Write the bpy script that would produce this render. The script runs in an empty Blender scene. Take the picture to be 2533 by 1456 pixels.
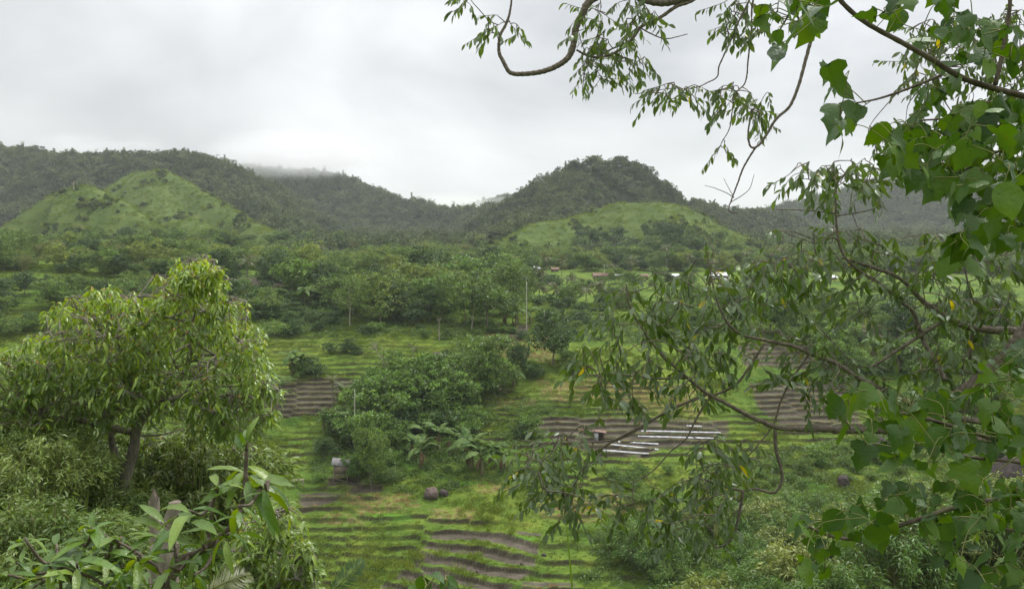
import bpy, math, random
import numpy as np
from mathutils import Vector, Matrix

# ---------------------------------------------------------------- camera, sky, sun, exposure
# layout unit: 1 "Z pixel" is 1/2532 of the picture's width; the camera is level, horizon at Z row 655
FZ, CX, HZ = 1987.0, 1266.0, 655.0
scene = bpy.context.scene
cam = bpy.data.objects.new("camera", bpy.data.cameras.new("camera"))
scene.collection.objects.link(cam)
cam.data.sensor_width = 36.0
cam.data.lens = 36.0 * FZ / 2532.0
cam.data.shift_y = (HZ - 728.0) / 2532.0
cam.data.clip_start, cam.data.clip_end = 0.1, 6000.0
cam.location = (0, 0, 0)
cam.rotation_euler = (math.radians(90), 0, 0)
scene.camera = cam

SUN_ELEV, SUN_AZ = math.radians(60), math.radians(48)      # azimuth from +Y (view direction) towards +X
SUN_DIR = Vector((math.sin(SUN_AZ) * math.cos(SUN_ELEV), math.cos(SUN_AZ) * math.cos(SUN_ELEV), math.sin(SUN_ELEV)))

world = bpy.data.worlds.new("World")
scene.world = world
world.use_nodes = True
wn, wl = world.node_tree.nodes, world.node_tree.links
wn.clear()
w_out = wn.new("ShaderNodeOutputWorld")
w_bg = wn.new("ShaderNodeBackground"); w_bg.inputs["Strength"].default_value = 0.1
w_sky = wn.new("ShaderNodeTexSky"); w_sky.sky_type = 'NISHITA'; w_sky.sun_disc = False
w_sky.sun_elevation = SUN_ELEV; w_sky.sun_rotation = SUN_AZ
w_tc = wn.new("ShaderNodeTexCoord")
w_map = wn.new("ShaderNodeMapping"); w_map.inputs["Scale"].default_value = (1.0, 1.0, 2.0)
w_map.inputs["Location"].default_value = (0.35, 0.2, 0.1); w_map.inputs["Rotation"].default_value = (0, 0, -0.3)
w_n1 = wn.new("ShaderNodeTexNoise"); w_n1.inputs["Scale"].default_value = 1.7; w_n1.inputs["Detail"].default_value = 5; w_n1.inputs["Roughness"].default_value = 0.5
w_n1.inputs["Distortion"].default_value = 0.3
w_ramp = wn.new("ShaderNodeValToRGB")
w_ramp.color_ramp.elements[0].position = 0.36; w_ramp.color_ramp.elements[0].color = (2.75, 2.81, 2.86, 1)
w_ramp.color_ramp.elements[1].position = 0.62; w_ramp.color_ramp.elements[1].color = (5.35, 5.37, 5.35, 1)
# the cloud is brightest round the veiled sun
w_dot = wn.new("ShaderNodeVectorMath"); w_dot.operation = 'DOT_PRODUCT'; w_dot.inputs[1].default_value = SUN_DIR
w_mr = wn.new("ShaderNodeMapRange"); w_mr.inputs["From Min"].default_value = 0.05; w_mr.inputs["From Max"].default_value = 1.0
w_mr.inputs["To Min"].default_value = 0.92; w_mr.inputs["To Max"].default_value = 1.6
w_glow = wn.new("ShaderNodeVectorMath"); w_glow.operation = 'SCALE'
# overcast skies grow brighter towards the zenith
w_sep = wn.new("ShaderNodeSeparateXYZ"); w_sq = wn.new("ShaderNodeMath"); w_sq.operation = 'MULTIPLY'
w_zen = wn.new("ShaderNodeMath"); w_zen.operation = 'MULTIPLY_ADD'; w_zen.inputs[1].default_value = 1.5; w_zen.inputs[2].default_value = 0.86
w_zs = wn.new("ShaderNodeVectorMath"); w_zs.operation = 'SCALE'
wl.new(w_tc.outputs["Generated"], w_sep.inputs[0]); wl.new(w_sep.outputs["Z"], w_sq.inputs[0]); wl.new(w_sep.outputs["Z"], w_sq.inputs[1]); wl.new(w_sq.outputs[0], w_zen.inputs[0])
w_mix = wn.new("ShaderNodeMixRGB"); w_mix.inputs[0].default_value = 0.93
wl.new(w_tc.outputs["Generated"], w_map.inputs[0]); wl.new(w_map.outputs[0], w_n1.inputs["Vector"])
wl.new(w_n1.outputs["Fac"], w_ramp.inputs[0])
wl.new(w_tc.outputs["Generated"], w_dot.inputs[0]); wl.new(w_dot.outputs["Value"], w_mr.inputs["Value"])
wl.new(w_ramp.outputs[0], w_glow.inputs[0]); wl.new(w_mr.outputs[0], w_glow.inputs["Scale"])
wl.new(w_glow.outputs[0], w_zs.inputs[0]); wl.new(w_zen.outputs[0], w_zs.inputs["Scale"])
wl.new(w_sky.outputs[0], w_mix.inputs[1]); wl.new(w_zs.outputs[0], w_mix.inputs[2])
wl.new(w_mix.outputs[0], w_bg.inputs["Color"]); wl.new(w_bg.outputs[0], w_out.inputs["Surface"])

sun = bpy.data.objects.new("sun", bpy.data.lights.new("sun", 'SUN'))
scene.collection.objects.link(sun)
sun.data.energy = 1.5
sun.data.angle = math.radians(10)
sun.data.color = (1.0, 0.98, 0.94)
sun.rotation_euler = SUN_DIR.to_track_quat('Z', 'Y').to_euler()

vs = scene.view_settings
vs.view_transform = 'Standard'; vs.look = 'None'; vs.exposure = 0.93; vs.gamma = 1.0; vs.use_curve_mapping = False
cy = scene.cycles
cy.max_bounces = 5; cy.diffuse_bounces = 2; cy.glossy_bounces = 2; cy.transmission_bounces = 3; cy.transparent_max_bounces = 4
cy.volume_bounces = 2
HAZE_D = 0.00013
cy.use_denoising = True
try:
    cy.denoiser = 'OPENIMAGEDENOISE'
    cy.denoising_prefilter = 'ACCURATE'
except Exception:
    pass

# ---------------------------------------------------------------- helpers
rng = np.random.default_rng(7)
_perm = np.random.default_rng(3).permutation(512)

def _hash(ix, iy):
    return _perm[(_perm[ix & 511] + iy) & 511]

def noise2(x, y):
    x = np.asarray(x, float); y = np.asarray(y, float)
    ix = np.floor(x).astype(int); iy = np.floor(y).astype(int)
    fx = x - ix; fy = y - iy
    ux = fx * fx * fx * (fx * (fx * 6 - 15) + 10); uy = fy * fy * fy * (fy * (fy * 6 - 15) + 10)
    def g(jx, jy, dx, dy):
        a = _hash(jx, jy) * (2 * math.pi / 512.0)
        return np.cos(a) * dx + np.sin(a) * dy
    a = g(ix, iy, fx, fy); b = g(ix + 1, iy, fx - 1, fy)
    c = g(ix, iy + 1, fx, fy - 1); d = g(ix + 1, iy + 1, fx - 1, fy - 1)
    return ((a + (b - a) * ux) * (1 - uy) + (c + (d - c) * ux) * uy) * 1.4

def fbm(x, y, octv=4):
    s = 0; a = 1.0; t = 0
    for _ in range(octv):
        s = s + a * noise2(x, y); t += a
        x = x * 2.03 + 17.1; y = y * 2.03 + 5.3; a *= 0.5
    return s / t

def sstep(a, b, x):
    t = np.clip((x - a) / (b - a), 0, 1)
    return t * t * (3 - 2 * t)

def smax(a, b, k):
    h = np.clip(0.5 + 0.5 * (a - b) / k, 0, 1)
    return b + (a - b) * h + k * h * (1 - h)

def W(zx, zy, y):
    """world point of a Z pixel at depth y"""
    return np.array([(zx - CX) / FZ * y, y, (HZ - zy) / FZ * y])

def inpoly(px, py, poly):
    px = np.asarray(px, float); py = np.asarray(py, float)
    r = np.zeros(px.shape, bool); n = len(poly)
    for i in range(n):
        x0, y0 = poly[i]; x1, y1 = poly[(i + 1) % n]
        if y0 == y1: continue
        c = ((y0 > py) != (y1 > py)) & (px < (x1 - x0) * (py - y0) / (y1 - y0) + x0)
        r ^= c
    return r

def tag(o, label=None, cat=None, group=None, kind=None):
    if label: o["label"] = label
    if cat: o["category"] = cat
    if group: o["group"] = group
    if kind: o["kind"] = kind
    return o

def link(o, parent=None):
    scene.collection.objects.link(o)
    if parent is not None: o.parent = parent
    return o

def empty(name, loc=(0, 0, 0), rz=0.0, s=1.0):
    o = bpy.data.objects.new(name, None)
    o.empty_display_size = 0.2
    o.location = loc; o.rotation_euler = (0, 0, rz); o.scale = (s, s, s)
    return link(o)

def new_mesh(name, V, faces, mat=None, col=None, smooth=False, attrs=None):
    """V (n,3); faces: (m,3|4) array or a list of them; col (n,3) per-vertex tint"""
    me = bpy.data.meshes.new(name)
    V = np.asarray(V, np.float32)
    if not isinstance(faces, (list, tuple)): faces = [faces]
    faces = [np.asarray(f, np.int32) for f in faces if len(f)]
    loops = np.concatenate([f.ravel() for f in faces]); cnt = np.concatenate([np.full(len(f), f.shape[1], np.int32) for f in faces])
    me.vertices.add(len(V)); me.vertices.foreach_set("co", V.ravel())
    me.loops.add(len(loops)); me.loops.foreach_set("vertex_index", loops)
    me.polygons.add(len(cnt))
    me.polygons.foreach_set("loop_start", np.concatenate([[0], np.cumsum(cnt)[:-1]]).astype(np.int32))
    me.polygons.foreach_set("loop_total", cnt)
    if smooth: me.polygons.foreach_set("use_smooth", np.ones(len(cnt), bool))
    if col is not None:
        a = me.color_attributes.new("Col", 'FLOAT_COLOR', 'POINT')
        c4 = np.ones((len(V), 4), np.float32); c4[:, :3] = col
        a.data.foreach_set("color", c4.ravel())
    for k, v in (attrs or {}).items():
        a = me.attributes.new(k, 'FLOAT', 'POINT'); a.data.foreach_set("value", np.asarray(v, np.float32))
    me.update()
    if mat: me.materials.append(mat)
    return me

def obj(name, me, parent=None, loc=None, rot=None, scl=None):
    o = bpy.data.objects.new(name, me)
    if loc is not None: o.location = loc
    if rot is not None: o.rotation_euler = rot
    if scl is not None: o.scale = scl if hasattr(scl, '__len__') else (scl, scl, scl)
    return link(o, parent)

class MB:
    """collects tubes, boxes and sheets into one mesh"""
    def __init__(s): s.V = []; s.Q = []; s.T = []; s.n = 0; s.C = []
    def add(s, V, Q=None, T=None, col=(1, 1, 1)):
        V = np.asarray(V, float)
        if Q is not None and len(Q): s.Q.append(np.asarray(Q) + s.n)
        if T is not None and len(T): s.T.append(np.asarray(T) + s.n)
        s.V.append(V); s.n += len(V)
        c = np.asarray(col, float)
        s.C.append(np.broadcast_to(c, (len(V), 3)) if c.ndim == 1 else c)
    def tube(s, pts, rad, sides=6, col=(1, 1, 1), cap=True, knob=0.0):
        P = np.asarray(pts, float); n = len(P)
        R = np.broadcast_to(np.asarray(rad, float), (n,)) if np.ndim(rad) == 0 or len(np.atleast_1d(rad)) == n else np.interp(np.linspace(0, 1, n), np.linspace(0, 1, len(rad)), rad)
        T = np.gradient(P, axis=0); T /= np.linalg.norm(T, axis=1)[:, None] + 1e-9
        ref = np.array([0, 0, 1.0]) if abs(T[0][2]) < 0.9 else np.array([1.0, 0, 0])
        U = ref - T * (T @ ref)[:, None]; U /= np.linalg.norm(U, axis=1)[:, None] + 1e-9
        B = np.cross(T, U)
        a = np.linspace(0, 2 * np.pi, sides, endpoint=False)
        Rr = R[:, None] * (1 + (knob * np.sin(np.arange(n) * 2.4 + 1.0)[:, None] if knob else 0))
        V = P[:, None, :] + (Rr * np.cos(a)[None])[..., None] * U[:, None, :] + (Rr * np.sin(a)[None])[..., None] * B[:, None, :]
        i = np.arange(n - 1)[:, None] * sides; j = np.arange(sides)[None]; k = (j + 1) % sides
        Q = np.stack([i + j, i + k, i + sides + k, i + sides + j], -1).reshape(-1, 4)
        V = V.reshape(-1, 3)
        Tt = []
        if cap:
            V = np.vstack([V, P[:1], P[-1:]]); c0 = n * sides; c1 = c0 + 1
            Tt = [[c0, (q + 1) % sides, q] for q in range(sides)] + [[c1, (n - 1) * sides + q, (n - 1) * sides + (q + 1) % sides] for q in range(sides)]
        s.add(V, Q, Tt, col)
    def box(s, lo, hi, col=(1, 1, 1), M=None):
        lo = np.asarray(lo, float); hi = np.asarray(hi, float)
        V = np.array([[x, y, z] for z in (lo[2], hi[2]) for y in (lo[1], hi[1]) for x in (lo[0], hi[0])])
        if M is not None: V = V @ np.asarray(M)[:3, :3].T + np.asarray(M)[:3, 3]
        s.add(V, [[0, 2, 3, 1], [4, 5, 7, 6], [0, 1, 5, 4], [1, 3, 7, 5], [3, 2, 6, 7], [2, 0, 4, 6]], None, col)
    def mesh(s, name, mat, smooth=False):
        f = []
        if s.Q: f.append(np.vstack(s.Q))
        if s.T: f.append(np.vstack(s.T))
        return new_mesh(name, np.vstack(s.V), f, mat, np.vstack(s.C), smooth)

def spline(pts, n):
    """Catmull-Rom through pts (k,d), n samples"""
    P = np.asarray(pts, float)
    if len(P) == 2: return P[0] + (P[1] - P[0]) * np.linspace(0, 1, n)[:, None]
    P = np.vstack([2 * P[0] - P[1], P, 2 * P[-1] - P[-2]])
    t = np.linspace(0, len(P) - 3 - 1e-6, n); i = t.astype(int); f = (t - i)[:, None]
    a, b, c, d = P[i], P[i + 1], P[i + 2], P[i + 3]
    return 0.5 * ((2 * b) + (-a + c) * f + (2 * a - 5 * b + 4 * c - d) * f * f + (-a + 3 * b - 3 * c + d) * f ** 3)

# ---------------------------------------------------------------- materials
def nt(m):
    m.use_nodes = True
    return m.node_tree.nodes, m.node_tree.links

def ramp(n, stops):
    r = n.new("ShaderNodeValToRGB"); e = r.color_ramp.elements
    while len(e) < len(stops): e.new(0.5)
    for q, (p, c) in zip(e, stops): q.position = p; q.color = (*c, 1) if len(c) == 3 else c
    return r

def leaf_material(name, c1, c2, trans=0.3, rough=0.45, spec=0.35, tip=None, noise_scale=0.6, back=None):
    """leaf: colour from a noise and per-plant random between c1 and c2, times the leaf's own tint"""
    m = bpy.data.materials.new(name); n, l = nt(m); n.clear()
    out = n.new("ShaderNodeOutputMaterial")
    oi = n.new("ShaderNodeObjectInfo"); geo = n.new("ShaderNodeNewGeometry")
    nz = n.new("ShaderNodeTexNoise"); nz.inputs["Scale"].default_value = noise_scale; nz.inputs["Detail"].default_value = 2
    l.new(geo.outputs["Position"], nz.inputs["Vector"])
    add = n.new("ShaderNodeMath"); add.operation = 'MULTIPLY_ADD'; add.inputs[1].default_value = 0.55
    half = n.new("ShaderNodeMath"); half.operation = 'MULTIPLY_ADD'; half.inputs[1].default_value = 1.3; half.inputs[2].default_value = -0.42
    l.new(nz.outputs["Fac"], half.inputs[0]); l.new(oi.outputs["Random"], add.inputs[0]); l.new(half.outputs[0], add.inputs[2])
    mix = n.new("ShaderNodeMixRGB"); mix.inputs[1].default_value = (*c1, 1); mix.inputs[2].default_value = (*c2, 1)
    cl = n.new("ShaderNodeClamp"); l.new(add.outputs[0], cl.inputs[0]); l.new(cl.outputs[0], mix.inputs[0])
    at = n.new("ShaderNodeAttribute"); at.attribute_name = "Col"
    mul = n.new("ShaderNodeMixRGB"); mul.blend_type = 'MULTIPLY'; mul.inputs[0].default_value = 1
    l.new(mix.outputs[0], mul.inputs[1]); l.new(at.outputs["Color"], mul.inputs[2])
    col = mul.outputs[0]
    if back is not None:
        bm = n.new("ShaderNodeMixRGB"); bm.inputs[2].default_value = (*back, 1)
        l.new(geo.outputs["Backfacing"], bm.inputs[0]); l.new(col, bm.inputs[1]); col = bm.outputs[0]
    p = n.new("ShaderNodeBsdfPrincipled"); p.inputs["Roughness"].default_value = rough; p.inputs["Specular IOR Level"].default_value = spec
    l.new(col, p.inputs["Base Color"])
    t = n.new("ShaderNodeBsdfTranslucent")
    hs = n.new("ShaderNodeHueSaturation"); hs.inputs["Hue"].default_value = 0.48; hs.inputs["Saturation"].default_value = 1.15; hs.inputs["Value"].default_value = 1.5
    l.new(mul.outputs[0], hs.inputs["Color"]); l.new(hs.outputs[0], t.inputs["Color"])
    ms = n.new("ShaderNodeMixShader"); ms.inputs[0].default_value = trans
    l.new(p.outputs[0], ms.inputs[1]); l.new(t.outputs[0], ms.inputs[2]); l.new(ms.outputs[0], out.inputs["Surface"])
    return m

def rough_material(name, c1, c2, scale=4.0, rough=0.9, spec=0.15, bump=0.3, detail=6, stretch=(1, 1, 1), usecol=True, metallic=0.0, coords='Object'):
    m = bpy.data.materials.new(name); n, l = nt(m); n.clear()
    out = n.new("ShaderNodeOutputMaterial"); p = n.new("ShaderNodeBsdfPrincipled")
    tc = n.new("ShaderNodeTexCoord"); mp = n.new("ShaderNodeMapping"); mp.inputs["Scale"].default_value = stretch
    nz = n.new("ShaderNodeTexNoise"); nz.inputs["Scale"].default_value = scale; nz.inputs["Detail"].default_value = detail; nz.inputs["Roughness"].default_value = 0.62
    l.new(tc.outputs[coords], mp.inputs[0]); l.new(mp.outputs[0], nz.inputs["Vector"])
    r = ramp(n, [(0.3, c1), (0.7, c2)]); l.new(nz.outputs["Fac"], r.inputs[0])
    col = r.outputs[0]
    if usecol:
        at = n.new("ShaderNodeAttribute"); at.attribute_name = "Col"
        mul = n.new("ShaderNodeMixRGB"); mul.blend_type = 'MULTIPLY'; mul.inputs[0].default_value = 1
        l.new(col, mul.inputs[1]); l.new(at.outputs["Color"], mul.inputs[2]); col = mul.outputs[0]
    l.new(col, p.inputs["Base Color"]); p.inputs["Roughness"].default_value = rough; p.inputs["Specular IOR Level"].default_value = spec
    p.inputs["Metallic"].default_value = metallic
    if bump:
        b = n.new("ShaderNodeBump"); b.inputs["Strength"].default_value = bump; b.inputs["Distance"].default_value = 0.05
        l.new(nz.outputs["Fac"], b.inputs["Height"]); l.new(b.outputs[0], p.inputs["Normal"])
    l.new(p.outputs[0], out.inputs["Surface"])
    return m

# ---------------------------------------------------------------- terrain
_prof = [(-60, 20), (-8, 1.0), (0, -1.7), (86, -43.0), (91, -42.0)] + [(y, (HZ - v) / FZ * y) for y, v in
        [(98, 1462), (112.6, 1302), (121, 1230), (130, 1152), (140, 1080), (150, 1003), (160, 932), (172, 872), (185, 827), (200, 795), (225, 760),
         (260, 725), (300, 698), (330, 688), (370, 672), (420, 650), (500, 628), (600, 612), (700, 606), (800, 600), (1000, 590), (1500, 575), (2600, 560)]]
_py = np.arange(-80, 2700, 1.0)
_pz = np.interp(_py, [a for a, b in _prof], [b for a, b in _prof])
_k = np.exp(-np.linspace(-2, 2, 9) ** 2); _k /= _k.sum()
_pz[8:-8] = np.convolve(_pz, _k, 'same')[8:-8]

def ridge(pts):
    return np.array([W(a, b, y) for a, b, y in pts])

# crest lines (Z pixel, Z pixel, depth), side slope, crest roundness
FEATURES = [
    ("forest_a", ridge([(-700, 420, 950), (-300, 405, 920), (0, 388, 880), (90, 388, 870), (135, 408, 860), (200, 402, 850), (330, 400, 840), (470, 396, 830), (520, 410, 830), (575, 436, 850), (620, 462, 880)]), 0.62, 18),
    ("forest_a2", ridge([(470, 396, 830), (540, 460, 760), (620, 520, 690), (700, 566, 620), (760, 592, 560)]), 0.55, 14),
    ("forest_b", ridge([(430, 425, 1250), (620, 432, 1220), (700, 434, 1200), (800, 440, 1180), (870, 462, 1150), (940, 492, 1120), (1000, 512, 1090), (1080, 528, 1060), (1150, 532, 1040), (1230, 526, 1020), (1300, 505, 1000)]), 0.55, 20),
    ("forest_c", ridge([(1225, 540, 800), (1264, 512, 790), (1285, 492, 780), (1350, 457, 770), (1437, 418, 760), (1490, 411, 750), (1540, 411, 750), (1580, 427, 755), (1620, 460, 765), (1655, 498, 775), (1690, 516, 790), (1760, 528, 830), (1850, 542, 860), (1950, 547, 900)]), 0.9, 10),
    ("forest_c2", ridge([(1430, 440, 740), (1400, 520, 660), (1350, 545, 600), (1300, 575, 540)]), 0.5, 14),
    ("forest_d", ridge([(1830, 545, 1420), (1900, 528, 1400), (2000, 508, 1380), (2100, 478, 1350), (2200, 450, 1320), (2320, 425, 1300), (2532, 405, 1250), (2900, 395, 1200), (3400, 390, 1100)]), 0.5, 25),
    ("forest_e", ridge([(1040, 545, 1900), (1150, 520, 1850), (1250, 495, 1800), (1400, 470, 1750)]), 0.5, 25),
    ("grass_1", ridge([(330, 432, 640), (400, 420, 610), (470, 456, 580), (560, 512, 545), (620, 548, 515), (690, 582, 480)]), 0.78, 5),
    ("grass_1b", ridge([(400, 422, 610), (400, 490, 555), (440, 550, 490)]), 0.6, 6),
    ("grass_2", ridge([(20, 560, 440), (70, 520, 450), (140, 475, 460), (215, 458, 460), (280, 488, 445), (350, 540, 425), (420, 590, 405)]), 0.72, 6),
    ("grass_2b", ridge([(480, 543, 450), (530, 582, 425), (580, 610, 400)]), 0.5, 5),
    ("grass_2c", ridge([(-60, 585, 380), (120, 588, 375), (280, 590, 370), (420, 592, 360), (540, 605, 350), (600, 630, 340)]), 0.45, 6),
    ("grass_3", ridge([(1420, 548, 560), (1470, 520, 550), (1530, 503, 540), (1620, 501, 530), (1690, 510, 525), (1740, 532, 520), (1775, 560, 510)]), 0.6, 6),
    ("grass_3b", ridge([(1470, 522, 550), (1400, 545, 515), (1335, 550, 490), (1285, 578, 465), (1204, 614, 430)]), 0.55, 5),
    ("grass_3c", ridge([(1640, 504, 528), (1660, 550, 480), (1700, 585, 440)]), 0.5, 5),
]

def seg_dist(x, y, P):
    best = np.full(x.shape, 1e9); zc = np.zeros(x.shape)
    for a, b in zip(P[:-1], P[1:]):
        d = b[:2] - a[:2]; L = d @ d
        t = np.clip(((x - a[0]) * d[0] + (y - a[1]) * d[1]) / L, 0, 1)
        q = np.hypot(x - a[0] - t * d[0], y - a[1] - t * d[1])
        m = q < best
        best = np.where(m, q, best); zc = np.where(m, a[2] + t * (b[2] - a[2]), zc)
    return best, zc

def terrain(x, y, want_id=False):
    x = np.asarray(x, float); y = np.asarray(y, float)
    wob = fbm(x / 60.0 + 3.1, y / 60.0, 3)
    far = sstep(80, 140, y)
    yy = y + far * (6.0 * fbm(x / 45.0, y / 70.0 + 9, 2) + 0.0002 * np.abs(x) ** 2 * sstep(90, 160, y) * (1 - sstep(240, 420, y)))
    # the lowest plots lie askew: their contours run nearer towards the right
    yy = yy + 0.55 * np.clip(x + 4, -26, 8) * np.exp(-((y - 101) / 11.0) ** 4)
    h = np.interp(yy, _py, _pz)
    # near banks and side rises
    h = h + 6.6 * np.exp(-((x + 14) / 8.0) ** 2 - ((y - 24) / 13.0) ** 2) + 10.5 * np.exp(-((x - 36) / 17.0) ** 2 - ((y - 64) / 20.0) ** 2)
    h = h + 6.0 * np.exp(-((x + 34) / 14.0) ** 2 - ((y - 62) / 24.0) ** 2)
    h = h + 11.0 * np.exp(-((x + 150) / 85.0) ** 2 - ((y - 245) / 70.0) ** 2)
    h = h + sstep(330, 420, y) * (1.3 * fbm(x / 14.0, y / 14.0 + 8, 3))
    h = h + far * 1.2 * wob * sstep(150, 300, y)
    fid = np.zeros(x.shape, int)
    gul = fbm(x / 70.0 + 40, y / 110.0 + 7, 4)
    gul2 = 1 - np.abs(fbm(x / 38.0 + 4, y / 120.0 + 2, 3)) * 2
    m = y > 300
    if m.any():
        X, Y, H = x[m], y[m], h[m]; F = np.zeros(X.shape, int); G = gul[m]; G2 = gul2[m]
        raw = H.copy()
        for i, (nm, P, sl, r) in enumerate(FEATURES):
            d, zc = seg_dist(X, Y, P)
            grass = nm.startswith("grass")
            dd = np.sqrt(d * d + r * r) - r
            f = zc - sl * dd + np.minimum(d, 60) / 60.0 * ((9 if not grass else 3) * G + (8 if not grass else 4.5) * (G2 - 0.6))
            F = np.where(f > raw, i + 1, F); raw = np.maximum(raw, f)
            H = smax(f, H, 3.5 if not grass else 2.0)
        h = h.copy(); h[m] = H; fid[m] = F
    return (h, fid) if want_id else h

# plots of ground: polygons in Z pixels, projected on the ground
SOIL = [
    [(696, 938), (845, 932), (950, 946), (935, 968), (880, 972), (840, 988), (800, 1026), (700, 1030), (678, 1012)],
    [(1320, 1030), (1500, 1026), (1800, 1036), (1800, 1072), (1760, 1085), (1700, 1098), (1630, 1105), (1600, 1126), (1470, 1122), (1400, 1096), (1335, 1066)],
    [(1850, 945), (2090, 945), (2140, 1066), (1950, 1066), (1870, 1000)],
    [(550, 684), (720, 690), (725, 708), (560, 716)],
    [(1820, 846), (2010, 850), (2010, 912), (1840, 905)],
    [(2080, 800), (2200, 800), (2200, 835), (2090, 838)],
    [(815, 1176), (890, 1180), (900, 1200), (800, 1200)],
    [(742, 1215), (800, 1208), (850, 1222), (790, 1250), (740, 1262)],
    [(860, 1196), (950, 1190), (940, 1215), (870, 1218)],
    [(0, 604), (60, 604), (62, 640), (0, 640)],
    [(1290, 1436), (1420, 1432), (1420, 1470), (1280, 1470)],
    [(1285, 800), (1320, 806), (1290, 838), (1240, 850), (1250, 820)],
]
RISER_SOIL = [[(1080, 1300), (1340, 1312), (1320, 1400), (1230, 1475), (900, 1475), (1010, 1400)],
              [(740, 1180), (900, 1210), (1000, 1260), (1330, 1300), (1100, 1330), (960, 1420), (760, 1456), (735, 1300)]]
DRY = [[(822, 1214), (890, 1208), (880, 1228), (820, 1234)], [(800, 1262), (890, 1268), (900, 1290), (800, 1290)], [(1330, 940), (1560, 930), (1760, 960), (1740, 1024), (1560, 1016), (1340, 985)],
       [(1180, 1186), (1240, 1190), (1260, 1215), (1170, 1220)], [(1330, 1230), (1560, 1215), (1600, 1260), (1460, 1290), (1340, 1275)], [(1060, 1258), (1190, 1262), (1180, 1286), (1070, 1282)],
       [(850, 1226), (1010, 1215), (1040, 1255), (880, 1265)], [(40, 612), (66, 615), (64, 634), (36, 630)], [(1230, 985), (1330, 985), (1330, 1003), (1220, 1005)],
       [(1180, 820), (1380, 830), (1370, 900), (1240, 880)], [(560, 700), (720, 705), (720, 725), (560, 725)]]
BRIGHT = [[(905, 1262), (1018, 1272), (1022, 1282), (930, 1275)], [(1242, 1318), (1330, 1328), (1326, 1336), (1250, 1332)], [(1440, 1104), (1500, 1108), (1498, 1116), (1440, 1114)],
          [(690, 1086), (745, 1088), (745, 1093), (690, 1091)], [(1180, 1104), (1260, 1106), (1256, 1112), (1180, 1110)], [(1140, 1188), (1210, 1192), (1200, 1199), (1130, 1197)]]

def proj(x, y, z):
    return CX + x / y * FZ, HZ - z / y * FZ

def pmask(zx, zy, polys, w):
    """soft membership: polygons with ragged edges"""
    out = np.zeros(zx.shape)
    for dx, dy in ((0, 0), (w, 0), (-w, 0), (0, w * .5), (0, -w * .5)):
        a = np.zeros(zx.shape, bool)
        for p in polys: a |= inpoly(zx + dx, zy + dy, p)
        out += a / 5.0
    return out

WOB = 0.5
def zone_step(x, y):
    """terrace height and how strongly the ground is terraced"""
    s = 0.7 + 0.0 * x
    amt = sstep(84, 90, y) * (1 - sstep(196, 225, y))
    return s, amt

def ground(x, y, full=False):
    x = np.asarray(x, float); y = np.asarray(y, float)
    h, fid = terrain(x, y, True)
    s, amt = zone_step(x, y)
    # the terraces bend and break with the plots
    rag = 0.10 * fbm(x / 1.3 + 8, y / 2.0, 3) * sstep(80, 95, y)
    t = h / s + rag + WOB * fbm(x / 11.0, y / 11.0 + 30, 3) + 0.35 * np.floor(2.0 * noise2(x / 23.0 + 50, y / 40.0)) + 50
    k = np.floor(t); f = t - k
    soft = sstep(-0.15, 0.35, noise2(x / 30.0 + 11, y / 26.0 + 3) + 0.12)          # 1 crisp, 0 overgrown slope
    zx, zy = proj(x, np.maximum(y, 1), h)
    near = (y > 80) & (y < 420)
    soil = np.zeros(x.shape); rsoil = np.zeros(x.shape); dry = np.zeros(x.shape); bri = np.zeros(x.shape)
    if near.any():
        jx = 9 * fbm(x[near] / 4.0, y[near] / 4.0, 3); jy = 5 * fbm(x[near] / 4.0 + 9, y[near] / 4.0 + 4, 3)
        a, b = zx[near] + jx, zy[near] + jy
        soil[near] = pmask(a, b, SOIL, 4); rsoil[near] = pmask(a, b, RISER_SOIL, 14)
        dry[near] = pmask(a + jx, b + jy, DRY, 12); bri[near] = pmask(a - jx * .6, b - jy * .6, BRIGHT, 2)
    soft = np.maximum(soft, np.maximum(sstep(0.2, 0.8, soil), sstep(0.2, 0.8, rsoil)))
    r = 0.15 + 0.0 * y
    prof = np.where(f < 1 - r, 0.10 * f / (1 - r), 0.10 + 0.90 * sstep(1 - r, 1, f))
    hz = (k + prof) * s + (0.0 - 50) * s
    hz = hz - s * (rag + WOB * fbm(x / 11.0, y / 11.0 + 30, 3) + 0.35 * np.floor(2.0 * noise2(x / 23.0 + 50, y / 40.0)))
    lump = 0.12 * fbm(x / 0.9, y / 0.9, 3) + 0.25 * fbm(x / 3.2 + 5, y / 3.2, 2)
    z = h + amt * soft * (hz - h) + lump * sstep(20, 90, y) * (1 - 0.75 * np.maximum(soil, 0)) + 0.05 * soil * noise2(x / 0.5, y / 0.5)
    if not full: return z
    bare = pmask(np.where(near, zx, -1e4) + np.where(near, 9 * fbm(x / 4.0, y / 4.0, 2), 0), zy, RISER_SOIL[:1], 8) if near.any() else 0 * x
    soil = np.maximum(soil, sstep(.3, .7, bare) * amt * sstep(.34, .44, f + .1 * noise2(x / 2.0, y / 2.0)))
    lip = amt * soft * (sstep(0.0, 0.02, f) * (1 - sstep(0.10, 0.2, f)) + sstep(.97, 1.0, f))
    dry = np.maximum(dry * (1 - soil), 0.75 * lip * soil); soil = soil * (1 - 0.75 * lip)
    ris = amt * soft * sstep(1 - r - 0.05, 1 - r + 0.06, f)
    return z, fid, soil, rsoil, dry, bri, ris, lip

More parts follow.
